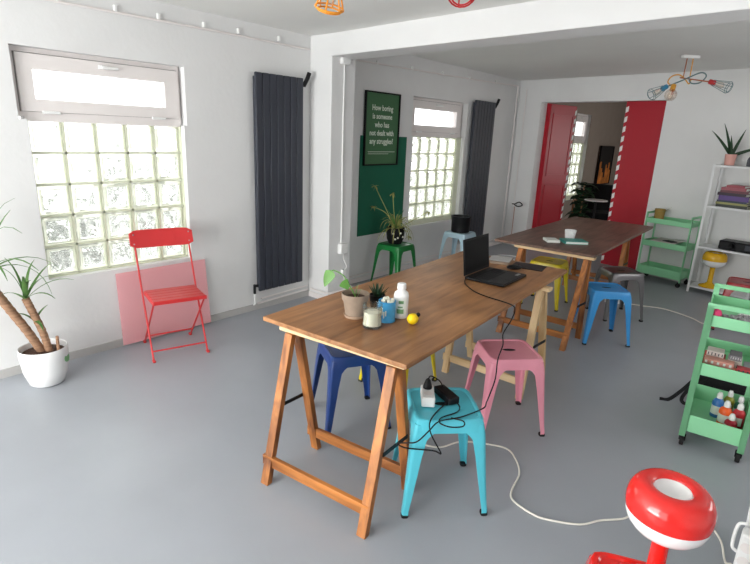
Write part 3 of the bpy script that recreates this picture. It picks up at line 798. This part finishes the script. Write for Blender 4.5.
def cable_thing():
    z = ZT+.001
    t = thing('laptop_charger', 'black laptop charger brick and lead running from the laptop to the turquoise stool', 'charger', (2.595, 1.87, .4515))
    def L(p): return (p[0]-2.595, p[1]-1.87, p[2]-.4515)
    pts = [(2.135, 2.752, z+.008), (2.165, 2.70, z+.003), (2.21, 2.65, z+.003), (2.307, 2.576, z+.003), (2.404, 2.542, z+.003), (2.49, 2.531, z+.003), (2.575, 2.505, z+.004), (2.607, 2.475, z-.01), (2.612, 2.43, .68), (2.61, 2.36, .625), (2.635, 2.32, .585), (2.640, 2.27, .52), (2.662, 2.22, .44), (2.690, 2.12, .40), (2.735, 2.0, .42), (2.778, 1.90, .455), (2.770, 1.84, .455), (2.745, 1.75, .4547), (2.70, 1.66, .4547), (2.69, 1.60, .43), (2.665, 1.56, .39), (2.63, 1.545, .375), (2.58, 1.545, .35), (2.61, 1.56, .335), (2.70, 1.63, .33), (2.725, 1.655, .315), (2.71, 1.63, .37), (2.695, 1.605, .43), (2.67, 1.64, .4547), (2.645, 1.74, .4547), (2.645, 1.80, .462)]
    obj('lead', G().tube(spline([L(p) for p in pts], 6), .0032, 6), M['black'], t)
    T = Matrix.Rotation(math.radians(8), 4, 'Z')
    obj('brick', G().cbox((0, 0, .0165), (.135, .054, .033), Matrix.Translation((.012, -.015, .001)) @ Matrix.Rotation(math.radians(-25), 4, 'Z')), M['black'], t, bevel=.005)
    pts = [(2.655, 1.845, .464), (2.70, 1.82, .458), (2.712, 1.775, .4547), (2.69, 1.69, .4547), (2.708, 1.655, .4525), (2.755, 1.66, .452), (2.79, 1.70, .4525), (2.77, 1.735, .453), (2.72, 1.72, .4545)]
    obj('loop', G().tube(spline([L(p) for p in pts], 6), .003, 6), M['black'], t)
    t = thing('power_socket_block', 'white two-way socket block with a black plug on the turquoise stool', 'power strip', (2.557, 1.777, .4515), math.radians(38))
    obj('block', G().box(-.029, .029, -.068, .062, .001, .047), M['white'], t, bevel=.006)
    obj('plug', G().lathe([(0, .045), (.02, .045), (.021, .055), (.012, .085), (.007, .092), (0, .092)], (0, .028, 0), 18), M['black'], t, label='round black plug')
    obj('socket_ring', G().lathe([(0, .0452), (.019, .0452), (.019, .0465), (0, .0465)], (0, -.025, .002), 20), M['upvc'], t)
    g = G(); g.tube(spline([(0, .028, .09), (.012, .03, .105), (.05, .03, .085), (.07, .03, .055)], 6), .003, 6); obj('plug_lead', g, M['black'], t)
    C = [(2.35, 2.20), (2.27, 2.07), (2.36, 2.06), (2.45, 2.10), (2.5, 2.22), (2.59, 2.29), (2.71, 2.34), (2.79, 2.29), (2.86, 2.19), (2.89, 2.05), (2.925, 1.985), (3.02, 1.96), (3.09, 1.97), (3.21, 2.04), (3.27, 2.13), (3.34, 2.21), (3.37, 2.28), (3.435, 2.36), (3.55, 2.46), (3.64, 2.43), (3.69, 2.36), (3.715, 2.26)]
    P = [(x, y, .006) for x, y in C]+[(3.725, 2.20, .03), (3.738, 2.165, .06)]
    tag(obj('extension_cord', G().tube(spline(P, 6), .0045, 8), M['cordw']), 'white extension cord snaking over the grey floor to the lower right', 'cord')
    P = [(x, y, .006) for x, y in ((2.3, 5.60), (2.52, 5.67), (2.74, 5.74), (2.99, 5.64), (3.13, 5.53), (3.34, 5.68), (3.6, 5.8))]
    t = thing('floor_lead', 'white lead on the floor between the silver stool and mint trolley', 'cord', (0, 0, 0))
    obj('lead', G().tube(spline(P, 6), .0055, 8), M['cordw'], t)
    obj('connector', G().box(-.16, .05, -.03, .03, 0, .045, Matrix.Translation((2.36, 5.6, 0)) @ Matrix.Rotation(.3, 4, 'Z')), M['white'], t, bevel=.006)
cable_thing()
def far_table_items():
    z = ZT+.0005; r = math.radians
    t = thing('book', 'teal covered book lying flat on the far table', 'book', (2.13, 4.60, z), r(40), 'books on the far table')
    obj('pages', G().box(-.095, .095, -.075, .075, .003, .021), M['label'], t)
    g = G(); g.box(-.1, .1, -.08, .08, 0, .003); g.box(-.1, .1, -.08, .08, .021, .024); g.box(-.103, -.097, -.08, .08, 0, .024)
    obj('cover', g, colmat('teal_cover', (60, 150, 140), .5), t)
    tag(obj('book', G().box(-.055, .055, -.07, .07, 0, .02, Matrix.Translation((1.965, 4.50, z)) @ Matrix.Rotation(r(40), 4, 'Z')), M['label'], bevel=.001), 'small white booklet left of the teal book on the far table', 'book', 'books on the far table')
    t = thing('cup', 'white ceramic cup on the far table behind the teal book', 'cup', (2.04, 4.735, z), 2.3)
    obj('bowl', G().lathe([(0, 0), (.034, 0), (.042, .012), (.052, .085), (.0495, .085), (.04, .015), (0, .01)], n=30), M['porc'], t)
    obj('handle', G().tube(spline([(-.046, .0, .066), (-.066, .0, .06), (-.066, 0, .035), (-.04, 0, .025)]), .005), M['porc'], t)
far_table_items()

# ------------------------------------------------------------------ mint trolleys
def make_trolley(label, loc, rz):
    t = thing('mint_trolley', label, 'trolley', loc, rz, 'mint steel trolleys')
    L, W = .505, .30; m = M['mint']           # local x length, y width; origin = centre
    for sx in (-1, 1):
        for sy in (-1, 1):
            g = G(); x, y = sx*L/2, sy*W/2
            g.box(min(x, x-sx*.012), max(x, x-sx*.012), min(y, y-sy*.03), max(y, y-sy*.03), .06, .82); g.box(min(x, x-sx*.004), max(x, x-sx*.004), min(y, y-sy*.03), max(y, y-sy*.03), .06, .82)
            p = obj('post', g, m, t, bevel=.002)
            c = obj('caster', G().lathe([(0, -.011), (.022, -.011), (.026, -.007), (.026, .007), (.022, .011), (0, .011)], (x-sx*.02, y-sy*.02, .0265), 18, Matrix.Rotation(PI/2, 4, 'X')), M['rubber'], t)
            obj('caster_fork', G().box(x-sx*.02-.008, x-sx*.02+.008, y-sy*.02-.016, y-sy*.02+.016, .03, .065), M['black'], c)
        x = sx*L/2
        g = G(); x0, x1 = min(x, x-sx*.012), max(x, x-sx*.012)
        g.box(x0, x1, -W/2, W/2, .805, .83)
        obj('handle', g, m, t, bevel=.003)
    for z0, z1 in ((.705, .765), (.43, .498), (.09, .19)):
        g = G(); e = .004; a, b = L/2-.013, W/2-.004
        g.box(-a, a, -b, b, z0, z0+e)
        g.box(-a, a, -b, -b+e, z0, z1); g.box(-a, a, b-e, b, z0, z1); g.box(-a, -a+e, -b, b, z0, z1); g.box(a-e, a, -b, b, z0, z1)
        obj('tray', g, m, t, bevel=.0015)
    return t
a8 = math.radians(5)
wd = V((math.cos(a8), math.sin(a8), 0)); dd = V((-math.sin(a8), math.cos(a8), 0))
FL = V((3.382, 3.06, 0)); nc = FL+wd*.15+dd*.2525
tr = make_trolley('mint green trolley at the right edge stocked with paint bottles and boxes', tuple(nc), a8+PI/2)
FR = V((2.66, 6.765, 0)); fc = FR-DF*.2525+NF*.15
dup(tr, tuple(fc), ANG_F, 'mint green trolley against the far wall between red door and white shelf')
def NP(u, v, z): return tuple(FL+wd*u+dd*v+V((0, 0, z)))     # near trolley: u across, v depth from the front end
def near_trolley_items():
    def bottle(name, u, v, z, r, h, rgb, label, cap=True):
        t = thing('paint_bottle', label, 'bottle', NP(u, v, z), a8, 'paint bottles on the bottom tray')
        obj('body', G().lathe([(0, 0), (r*.95, 0), (r, .004), (r, h*.78), (r*.8, h*.9), (r*.45, h), (0, h)], n=22), colmat(name, rgb, .3), t)
        obj('cap', G().lathe([(0, h), (r*.5, h), (r*.5, h+.02), (r*.3, h+.035), (0, h+.035)], n=18), M['white'], t)
        g = G(); n = 10; rows = []
        ac = -PI/2-.35
        for i in range(n+1):
            a = ac-1.0+2.0*i/n
            rows.append([(q*math.cos(a), q*math.sin(a), zz) for q, zz in ((r*1.001, h*.18), (r*1.02, h*.18), (r*1.02, h*.62), (r*1.001, h*.62))])
        g.loft(rows); obj('label', g, M['label'], t)
    z = .0945
    bottle('blue_paint', .15, .31, z, .030, .115, (60, 120, 190), 'blue paint bottle, leftmost on the bottom tray of the near trolley')
    bottle('orange_paint', .19, .225, z, .032, .11, (236, 96, 40), 'orange paint bottle in the middle of the trolley bottom tray')
    bottle('crimson_paint', .222, .15, z, .030, .075, (170, 30, 50), 'dark red paint jar, front of the trolley bottom tray')
    bottle('red_paint', .252, .24, z, .031, .11, (196, 44, 54), 'red paint bottle at the right of the trolley bottom tray')
    bottle('olive_paint', .20, .39, z, .028, .11, (150, 150, 50), 'olive green paint bottle behind the orange one on bottom tray')
    bottle('green_paint', .252, .345, z, .028, .11, (40, 110, 80), 'dark green paint bottle at the back right of bottom tray')
    z = .4345
    cols = [((196, 120, 96), .03, .21, .10, .145, .035, 'salmon flat box of markers at the left of the middle tray'),
            ((208, 206, 206), .05, .17, .03, .085, .04, 'white carton at the front of the middle tray'),
            ((186, 66, 70), .18, .285, .03, .093, .045, 'red carton at the front right of the middle tray'),
            ((150, 154, 160), .215, .285, .13, .24, .05, 'grey carton at the right of the middle tray'),
            ((196, 72, 60), .03, .13, .17, .27, .055, 'red marker box further back in the middle tray'),
            ((222, 214, 206), .14, .205, .17, .29, .06, 'cream carton in the back of the middle tray')]
    top = [((214, 150, 136), .035, .172, .095, .15, .03, .0365, 'pale salmon marker box stacked on the flat salmon box of the middle tray'),
           ((170, 52, 60), .185, .28, .04, .09, .025, .046, 'small dark red box stacked on the red carton of the middle tray'),
           ((120, 116, 122), .145, .20, .18, .28, .025, .061, 'dark grey case stacked on the cream carton of the middle tray'),
           ((218, 206, 200), .04, .12, .18, .26, .03, .056, 'off white box stacked on the red marker box of the middle tray')]
    cols = [c+(0,) for c in cols]+[c[:6]+(c[7], c[6]) for c in top]
    for i, (c, u0, u1, v0, v1, h, lab, lift) in enumerate(cols):
        m = colmat('box_card_%d' % i, c, .55)
        t = thing('marker_box', lab, 'box', NP((u0+u1)/2, (v0+v1)/2, z+lift), a8, 'boxes on the middle tray')
        a, b = (u1-u0)/2, (v1-v0)/2
        obj('carton', G().box(-a, a, -b, b, 0, h), m, t, bevel=.002)
        g = G(); k = 5
        for j in range(k): g.box(-a+.006+j*2*a/k, -a+.002+(j+.55)*2*a/k, -b-.0006, -b, h*.25, h*.75)
        obj('print', g, M['label'] if i % 2 == 0 else M['rad'], t)
    # pens lying over the boxes
    for k, (c, u, v) in enumerate((((220, 90, 60), .1, .20), ((240, 190, 170), .12, .225), ((120, 110, 110), .14, .25))):
        pass
    z = .7095
    t = thing('yarn_ball', 'pink ball of yarn at the front of the trolley top tray', 'yarn', NP(.045, .04, z+.062), a8)
    obj('ball', G().ball((0, 0, 0), .022, 16), colmat('pink_yarn', (222, 70, 120), .8), t)
    g = G()
    for k in range(5):
        a = k*.63; g.tube([Matrix.Rotation(a, 3, V((1, .4, .2))) @ V((.0225*math.cos(q*PI/10), .0225*math.sin(q*PI/10), 0)) for q in range(20)], .0015, 5, cyc=True)
    obj('strands', g, colmat('pink_yarn', (222, 70, 120), .8), t)
    rnd = random.Random(8)
    g = G()
    for k in range(300):
        u = rnd.uniform(.06, .275); v = rnd.uniform(.03, .13)
        g.ball(NP(u, v, z+.009+rnd.uniform(0, .05)*(1-abs(u-.17)*3)), .009, 6)
    tag(obj('grey_beads', g, colmat('bead_grey', (150, 146, 150), .4)), 'loose grey beads heaped in the front of the trolley top tray', 'beads', kind='stuff')
    for (u, v, lab) in ((.17, .23, 'crumpled white tissue left in the trolley top tray'), (.25, .22, 'crumpled white tissue right in the trolley top tray')):
        g = G(); g.ball((0, 0, .018), .032, 12, (1, .8, .55)); g.v = [(x*(1+.3*rnd.random()), y*(1+.3*rnd.random()), max(0, z_*(1+.25*rnd.random()))) for x, y, z_ in g.v]
        o = obj('paper_tissue', g, M['label']); o.location = NP(u, v, z); tag(o, lab, 'paper', 'tissues in the trolley top tray')
near_trolley_items()
def far_trolley_items():
    T = Matrix.Translation(fc) @ Matrix.Rotation(ANG_F, 4, 'Z')
    def W(x, y, z): return tuple(T @ V((x, y, z)))
    t = thing('plant_basket', 'small tan pot with a trailing sprig on the far trolley top', 'pot', W(-.165, 0, .7095), ANG_F)
    obj('basket', G().lathe([(0, 0), (.05, 0), (.058, .155), (.053, .155), (.048, .02), (0, .02)], n=20), colmat('tan_basket', (160, 130, 70), .8), t)
    g = G(); rnd = random.Random(4)
    for k in range(9):
        a = k*.7; g.leaf((0, 0, .06), (math.cos(a)*.6, math.sin(a)*.6, 1), .12, .02, .6)
    g.leaf((0, 0, .08), (.9, 0, .9), .16, .012, .1)
    obj('sprig', g, M['leafdry'], t)
    specs = [((200, 196, 190), -.02, -.0, .27, .31, .0, 'cream magazine spread across the rim of the far trolley middle tray'), ((40, 40, 44), .03, -.06, .12, .10, -.3, 'black and white pamphlet on top of the far trolley middle tray'), ((210, 208, 204), .09, .06, .10, .14, .25, 'white paper pad on the right of the far trolley middle tray')]
    zz = .4985
    for c, x, y, w, h, r, lab in specs:
        th = .008
        o = obj('magazine', G().cbox((0, 0, th/2), (w, h, th)), colmat('paper_%d_%d' % (c[0], c[2]), c, .6), bevel=.001)
        o.location = W(x, y, zz); o.rotation_euler = (0, 0, ANG_F+r); tag(o, lab, 'magazine', 'papers on the far trolley'); zz += .0083
far_trolley_items()

# ------------------------------------------------------------------ white shelf and its contents
SL, SW = .60, .27
S0 = V((2.75, 6.715, 0)); sc = S0+DF*(SL/2)+NF*(SW/2)
TS = Matrix.Translation(sc) @ Matrix.Rotation(ANG_F, 4, 'Z')
def SP(x, y, z): return tuple(TS @ V((x, y, z)))
SHZ = (.08, .535, .985, 1.42)
def white_shelf():
    t = thing('shelving_unit', 'tall white metal shelving unit against the far wall', 'shelf', tuple(sc), ANG_F)
    for sx in (-1, 1):
        for sy in (-1, 1):
            g = G(); x, y = sx*SL/2, sy*SW/2
            g.box(min(x, x-sx*.003), max(x, x-sx*.003), min(y, y-sy*.025), max(y, y-sy*.025), 0, 1.43)
            g.box(min(x, x-sx*.025), max(x, x-sx*.025), min(y, y-sy*.003), max(y, y-sy*.003), 0, 1.43)
            obj('post', g, M['whitemetal'], t)
    for z in SHZ:
        g = G(); a, b = SL/2-.004, SW/2-.004
        g.box(-a, a, -b, b, z-.003, z); g.box(-a, a, -b, -b+.003, z-.022, z); g.box(-a, a, b-.003, b, z-.022, z); g.box(-a, -a+.003, -b, b, z-.022, z); g.box(a-.003, a, -b, b, z-.022, z)
        obj('shelf_board', g, M['whitemetal'], t)
    t = thing('potted_sansevieria', 'spiky dark green plant in a pink pot on top of the shelf', 'plant', SP(-.19, -.01, SHZ[3]+.0005))
    obj('pot', G().lathe([(0, 0), (.045, 0), (.056, .115), (.05, .115), (.046, .1), (0, .1)], n=24), colmat('pink_pot', (214, 160, 150), .6), t)
    g = G(); r = V((.767, .642, 0))
    for d, L in ((r*-.75+V((0, 0, .85)), .36), (r*-.38+V((0, 0, 1)), .36), (r*.32+V((0, 0, 1)), .30), (r*1+V((0, 0, .42)), .34), (r*.1+V((-.2, -.3, 1)), .22)):
        g.leaf((0, 0, .095), d, L, .036, .15, up=(.64, -.76, .2), n=7, fold=.25)
    obj('leaves', g, M['leafd'], t)
    t = thing('table_clock', 'dark rounded box at the right end of the shelf top', 'box', SP(.055, -.03, SHZ[3]+.0005), ANG_F)
    rings = []
    for y in (-.05, .05):
        rings.append([(-.07, y, 0)]+[(-.07*math.cos(PI*k/10), y, .06+.06*math.sin(PI*k/10)) for k in range(11)]+[(.07, y, 0)])
    obj('case', G().loft(rings), M['rad'], t, bevel=.006)
    obj('face', G().lathe([(0, 0), (.045, 0), (.045, .004), (0, .004)], (0, -.05, .065), 24, Matrix.Rotation(PI/2, 4, 'X')), M['black'], t)
    books = [((70, 74, 70), .30, .03, 'dark grey magazine at the bottom of the shelf book stack'), ((150, 150, 96), .29, .022, 'olive book second from the bottom of the shelf stack'), ((60, 66, 84), .28, .02, 'slate blue book third from the bottom of the shelf stack'), ((92, 70, 130), .28, .05, 'thick purple book in the middle of the shelf stack'), ((70, 60, 70), .27, .03, 'dark plum book above the thick purple one'), ((104, 60, 70), .26, .025, 'wine red book in the upper shelf stack'), ((156, 84, 94), .23, .03, 'rose pink book near the top of the shelf stack'), ((150, 70, 80), .17, .025, 'small dusky red book topping the shelf stack')]
    z = SHZ[2]+.0005; rnd = random.Random(1)
    for i, (c, w, h, lab) in enumerate(books):
        r = rnd.uniform(-.08, .08)
        t = thing('book', lab, 'book', SP(-.06+rnd.uniform(-.012, .012), -.015, z), ANG_F+r, 'books stacked on the white shelf')
        obj('pages', G().box(-w/2+.004, w/2-.003, -.082, .085, .003, h-.003), M['label'], t)
        g = G(); g.box(-w/2, w/2, -.088, .09, 0, .003); g.box(-w/2, w/2, -.088, .09, h-.003, h); g.box(-w/2, w/2, -.09, -.085, 0, h)
        obj('cover', g, colmat('book_cover_%d' % i, c, .5), t); z += h+.0004
    for i, (c, x, h, lab) in enumerate((((196, 170, 60), .15, .07, 'small yellow box right of the shelf book stack'), ((150, 120, 100), .20, .20, 'tan upright book at the right of the shelf stack'), ((90, 110, 90), .24, .19, 'green upright book at the right end of the shelf'))):
        o = obj('box' if i == 0 else 'book', G().box(-.014, .014, -.08, .09, 0, h), colmat('upright_%d' % i, c, .5), bevel=.002)
        o.location = SP(x-.0, -.03, SHZ[2]+.0005); o.rotation_euler = (0, 0, ANG_F); tag(o, lab, 'box' if i == 0 else 'book', None if i == 0 else 'books stacked on the white shelf')
    t = thing('projector', 'black box shaped projector on the third shelf of the white unit', 'projector', SP(.06, -.02, SHZ[1]+.0005), ANG_F)
    obj('case', G().box(-.15, .2, -.1, .1, .004, .1), M['black'], t, bevel=.012)
    obj('lens', G().lathe([(0, 0), (.028, 0), (.03, .02), (.02, .02), (0, .012)], (-.02, -.1, .055), 20, Matrix.Rotation(PI/2, 4, 'X')), M['screen'], t)
    obj('badge', G().box(.1, .16, -.104, -.1, .03, .08), M['rad'], t, bevel=.001)
white_shelf()

# ------------------------------------------------------------------ mushroom lamps
def lamp(label, loc, m, s, rz=0):
    t = thing('mushroom_lamp', label, 'lamp', loc, rz, 'mushroom lamps')
    S = lambda pr: [(r*s, z*s) for r, z in pr]
    obj('base', G().lathe(S([(0, 0), (.085, 0), (.088, .006), (.08, .016), (.04, .028), (.024, .045), (.0, .045)]), n=36), m, t)
    obj('stem', G().lathe(S([(0, .04), (.023, .04), (.021, .08), (.021, .18), (.026, .195), (0, .195)]), n=28), m, t)
    a = math.pi
    low = [(0, .190), (.035, .191), (.058, .197), (.077, .209), (.09, .225), (.0965, .243), (.0985, .256), (.096, .256), (0, .250)]
    sh = obj('shade', G().lathe(S(low), n=48), M['porc'], t, label='white lower bowl of the shade')
    up = [(.096, .2565), (.0995, .2565), (.1012, .270), (.1005, .287), (.0965, .304), (.0885, .319), (.077, .329), (.064, .333), (.052, .331), (.0445, .326), (.0425, .321), (.046, .316)]
    obj('shade_cap', G().loft([[V((r*s*math.cos(2*PI*k/48), r*s*math.sin(2*PI*k/48), z*s)) for k in range(48)] for r, z in up], cap0=False, cap1=False), m, t)
    obj('inner_bowl', G().lathe(S([(0, .288), (.022, .290), (.037, .300), (.0432, .321), (.0405, .3215), (.034, .31), (.018, .299), (0, .297)]), n=40), M['porc'], t, label='white bowl inside the shade opening')
    return t
lamp('glossy red and white mushroom lamp in the right foreground', (3.581, 1.342, .4515), M['redgloss'], 1.0)
lamp('glossy yellow and white mushroom lamp on the bottom shelf', SP(-.12, -.02, SHZ[0]+.0005), M['yelgloss'], 1.2)

# ------------------------------------------------------------------ backpack and white stand at the right edge
def backpack():
    t = thing('backpack', 'black backpack lying on the floor behind the near mint trolley', 'bag', (3.56, 3.80, 0), .1)
    g = G(); rings = []
    for i in range(9):
        x = -.22+i*.055; k = math.sin(PI*(i+.6)/9.2)**.5
        rings.append([(x, .13*k*math.cos(2*PI*q/18), .105+.1*k*math.sin(2*PI*q/18)) for q in range(18)])
    obj('body', g.loft(rings), M['blackmatt'], t)
    g = G(); rings = []
    for i in range(7):
        x = -.13+i*.045; k = math.sin(PI*(i+.6)/7.2)**.5
        rings.append([(x, -.1-.06*k*abs(math.cos(PI*q/14)), .1+.075*k*math.sin(2*PI*q/14)) for q in range(14)])
    obj('front_pocket', g.loft(rings), M['blackmatt'], t)
    def strap(pts, w=.022):
        P = spline(pts, 6); rows = []
        for i, p in enumerate(P):
            tt = (P[min(i+1, len(P)-1)]-P[max(i-1, 0)]).normalized(); a = tt.cross(V((.2, -.9, .4))).normalized(); b = a.cross(tt)
            rows.append([p-a*w/2-b*.002, p+a*w/2-b*.002, p+a*w/2+b*.002, p-a*w/2+b*.002])
        return G().loft(rows)
    obj('strap', strap([(-.15, -.02, .2), (-.22, -.06, .17), (-.29, -.13, .08), (-.35, -.17, .012), (-.40, -.19, .008)]), M['blackmatt'], t)
    obj('strap', strap([(-.16, -.05, .16), (-.25, -.12, .10), (-.28, -.15, .02), (-.22, -.16, .012), (-.2, -.1, .1)], .022), M['blackmatt'], t)
    obj('zip_pull', G().box(.02, .07, -.168, -.16, .15, .158), M['metal'], t)
backpack()
def white_stand():
    t = thing('white_stand', 'white metal stand cut off by the right edge with a power strip on its post', 'stand', (4.01, 2.2, 0))
    for sx in (-1, 1):
        for sy in (0, 1):
            g = G(); g.bar((sx*.24, sy*.3-.0, 0), (sx*.285, sy*.3, 1.1), .022, .022)
            obj('post', g, M['whitemetal'], t, bevel=.003)
    for z in (.22, .55, .85, 1.08):
        k = .24+.045*z/1.1
        obj('shelf_board', G().box(-k+.016, k-.016, -.01, .31, z, z+.015), M['whitemetal'], t, bevel=.002)
    t = thing('power_strip', 'white power strip hooked on the post of the white stand', 'power strip', (3.745, 2.14, 0))
    obj('case', G().box(-.0, .05, -.03, .03, .02, .24), M['white'], t, bevel=.008)
    for z in (.07, .13, .19):
        obj('socket_ring', G().lathe([(0, 0), (.02, 0), (.02, .003), (0, .003)], (.025, -.0295, z), 18, Matrix.Rotation(PI/2, 4, 'X')), M['upvc'], t)
    obj('hook', G().tube(spline([(.0, 0, .14), (-.018, 0, .16), (-.016, 0, .25), (.01, 0, .27)]), .006), M['white'], t)
white_stand()

# ------------------------------------------------------------------ wire cage ceiling lights
def cage_light(label, loc, arms, zc, loops, wr=.0026, R1=.054):
    t = thing('ceiling_light', label, 'light', loc, 0, 'wire cage ceiling lights')
    obj('canopy', G().box(-.08, .08, -.03, .03, -.028, 0, Matrix.Rotation(.7, 4, 'Z')), M['white'], t, bevel=.006)
    r = V((.767, .642, 0))
    obj('rod', G().tube([r*-.028+V((0, 0, -.02)), r*-.032+V((0, 0, zc))], .005), M['copper'], t)
    obj('rod', G().tube([r*.028+V((0, 0, -.02)), r*.03+V((0, 0, zc+.01))], .005), M['brass'], t)
    for pts, m in loops:
        obj('arm', G().tube(spline([V(p) for p in pts]), .006), m, t)
    for h, e, kind, ms, mw in arms:
        h, e = V(h), V(e); d = (e-h); L = d.length; d.normalize()
        q = V((0, 0, 1)).rotation_difference(d).to_matrix().to_4x4(); T = Matrix.Translation(h) @ q
        s = obj('socket', G().lathe([(0, -.035), (.014, -.035), (.022, -.03), (.024, .02), (.02, .024), (0, .024)], h, 18, q), ms, t)
        obj('bulb', G().lathe([(0, .024), (.014, .026), (.018, .045), (.026, .075), (.024, .095), (.012, .108), (0, .11)], h, 18, q), M['bulb'], s)
        if kind == 'cage':
            g = G(); R0 = .024
            for k in range(6):
                a = 2*PI*k/6
                g.tube([T @ V((R0*math.cos(a), R0*math.sin(a), .0)), T @ V((R1*math.cos(a), R1*math.sin(a), L*.92)), T @ V((R1*.8*math.cos(a), R1*.8*math.sin(a), L))], wr, 6)
            for R, z in ((R1, L*.92), (R1*.8, L)):
                g.tube([T @ V((R*math.cos(2*PI*k/20), R*math.sin(2*PI*k/20), z)) for k in range(20)], wr, 6, cyc=True)
            obj('cage', g, mw, s)
        elif kind == 'globe':
            obj('globe', G().ball(h+d*.07, .055, 18), M['bulb'], s)
    return t
B = V((2.495, 5.93, H2))
def rel(p): return tuple(V(p)-B)
cage_light('multicoloured wire cage ceiling light over the far table', tuple(B),
  [(rel((2.366, 5.716, 2.115)), rel((2.285, 5.62, 2.045)), 'cage', M['bluew'], M['tealw']), (rel((2.431, 5.765, 2.118)), rel((2.428, 5.73, 2.04)), 'globe', M['brass'], M['brass']), (rel((2.70, 6.03, 2.185)), rel((2.835, 6.12, 2.142)), 'cage', M['redw'], M['tealw'])], -.205,
  [((rel((2.37, 5.72, 2.12)), rel((2.48, 5.84, 2.19)), rel((2.60, 5.95, 2.265)), rel((2.645, 5.99, 2.24)), rel((2.61, 5.96, 2.18)), rel((2.55, 5.9, 2.17)), rel((2.52, 5.885, 2.22)))  , M['tealw']),
   ((rel((2.43, 5.77, 2.13)), rel((2.38, 5.76, 2.17)), rel((2.40, 5.79, 2.225)), rel((2.45, 5.84, 2.24)), rel((2.50, 5.87, 2.2)), rel((2.53, 5.9, 2.165)), rel((2.54, 5.91, 2.21))), M['brass']),
   ((rel((2.46, 5.83, 2.215)), rel((2.55, 5.91, 2.205)), rel((2.70, 6.03, 2.187))), M['copper'])])
B = V((2.05, 2.0, H1))
cage_light('multicoloured wire cage ceiling light cut off by the top of the photo', tuple(B),
  [(rel((1.855, 1.835, 2.25)), rel((1.80, 1.865, 2.128)), 'cage', M['brass'], M['orangew']), (rel((2.21, 2.33, 2.29)), rel((2.262, 2.262, 2.225)), 'cage', M['redw'], M['redw'])], -.13,
  [((rel((2.03, 1.98, 2.28)), rel((1.95, 1.9, 2.31)), rel((1.87, 1.83, 2.30)), rel((1.855, 1.835, 2.27))), M['brass']), ((rel((2.07, 2.02, 2.28)), rel((2.15, 2.2, 2.33)), rel((2.2, 2.33, 2.33)), rel((2.21, 2.33, 2.31))), M['copper'])], wr=.0042, R1=.066)

# ------------------------------------------------------------------ back room furniture
def back_room():
    t = thing('framed_picture', 'tall framed orange and black picture in the back room', 'picture', (.05, 11.4, .74), 0)
    obj('frame', (lambda g: (g.box(0, .03, 0, .84, 0, .02), g.box(0, .03, 0, .84, .78, .8), g.box(0, .03, 0, .02, 0, .8), g.box(0, .03, .82, .84, 0, .8), g)[-1])(G()), M['black'], t)
    p = obj('print', G().box(.0, .01, .02, .82, .02, .78), M['art'], t)
    g = G(); rnd = random.Random(6)
    for k in range(9): g.box(.01, .013, .02+k*.089, .02+(k+1)*.089, .35+rnd.uniform(-.2, .2), .78)
    obj('dark_shapes', g, M['artk'], p)
    t = thing('armchair', 'dark armchair with wooden legs in the back room', 'chair', (.80, 9.35, 0), .25)
    obj('seat', G().box(-.32, .32, -.3, .3, .32, .46), M['blackmatt'], t, bevel=.03)
    obj('backrest', G().box(-.32, .32, .22, .36, .42, .90), M['blackmatt'], t, bevel=.03)
    for s in (-1, 1):
        obj('arm_frame', (lambda g: (g.bar((s*.36, -.3, 0), (s*.36, -.28, .6), .04, .04), g.bar((s*.36, .34, 0), (s*.36, .36, .66), .04, .04), g.bar((s*.36, -.32, .6), (s*.36, .4, .66), .06, .03), g)[-1])(G()), M['pine'], t)
    t = thing('side_table', 'low round white side table in the back room by the plant', 'table', (1.02, 8.55, 0))
    obj('top', G().lathe([(0, .715), (.17, .715), (.175, .722), (.17, .73), (0, .73)], n=32), M['white'], t)
    obj('leg', G().lathe([(0, 0), (.12, 0), (.12, .01), (.02, .02), (.018, .7), (0, .715)], n=20), M['black'], t)
    t = thing('wooden_stool', 'low wooden stool with a worn seat in the back room', 'stool', (1.42, 9.0, 0), .3)
    obj('seat', G().box(-.2, .2, -.16, .16, .44, .475), M['pine'], t, bevel=.006)
    for sx in (-1, 1):
        for sy in (-1, 1): obj('leg', G().bar((sx*.18, sy*.14, 0), (sx*.15, sy*.12, .44), .035, .035), M['pine'], t)
    t = thing('wooden_ladder', 'pale wooden slat leaning in the back room beside the red door', 'ladder', (1.36, 8.15, 0), 0)
    for y in (0, .3): obj('rail', G().bar((0, y, 0), (.12, y+.04, 1.0), .022, .03), M['raw'], t)
    obj('rung', (lambda g: ([g.bar((.0264*k+.024, .02, .22*k+.2), (.0264*k+.024, .32, .22*k+.2), .02, .03) for k in range(4)], g)[-1])(G()), M['raw'], t)
    t = thing('rubber_plant', 'big leaved dark plant in the back room beside the left red door', 'plant', (.74, 8.72, 0))
    obj('pot', G().lathe([(0, 0), (.11, 0), (.14, .25), (.13, .25), (.12, .22), (0, .22)], n=24), M['black'], t)
    obj('stem', G().tube([(0, 0, .2), (.01, .01, .6), (.0, .02, .95)], .012), M['bark'], t)
    g = G(); rnd = random.Random(12)
    for k in range(44):
        a = k*2.4; z = .32+.0145*k; el = rnd.uniform(-.1, .9)
        g.leaf((0, .01, z), (math.cos(a)*math.cos(el), math.sin(a)*math.cos(el), math.sin(el)), rnd.uniform(.18, .27), .19, .7, n=6)
    obj('leaves', g, M['leafd'], t)
back_room()
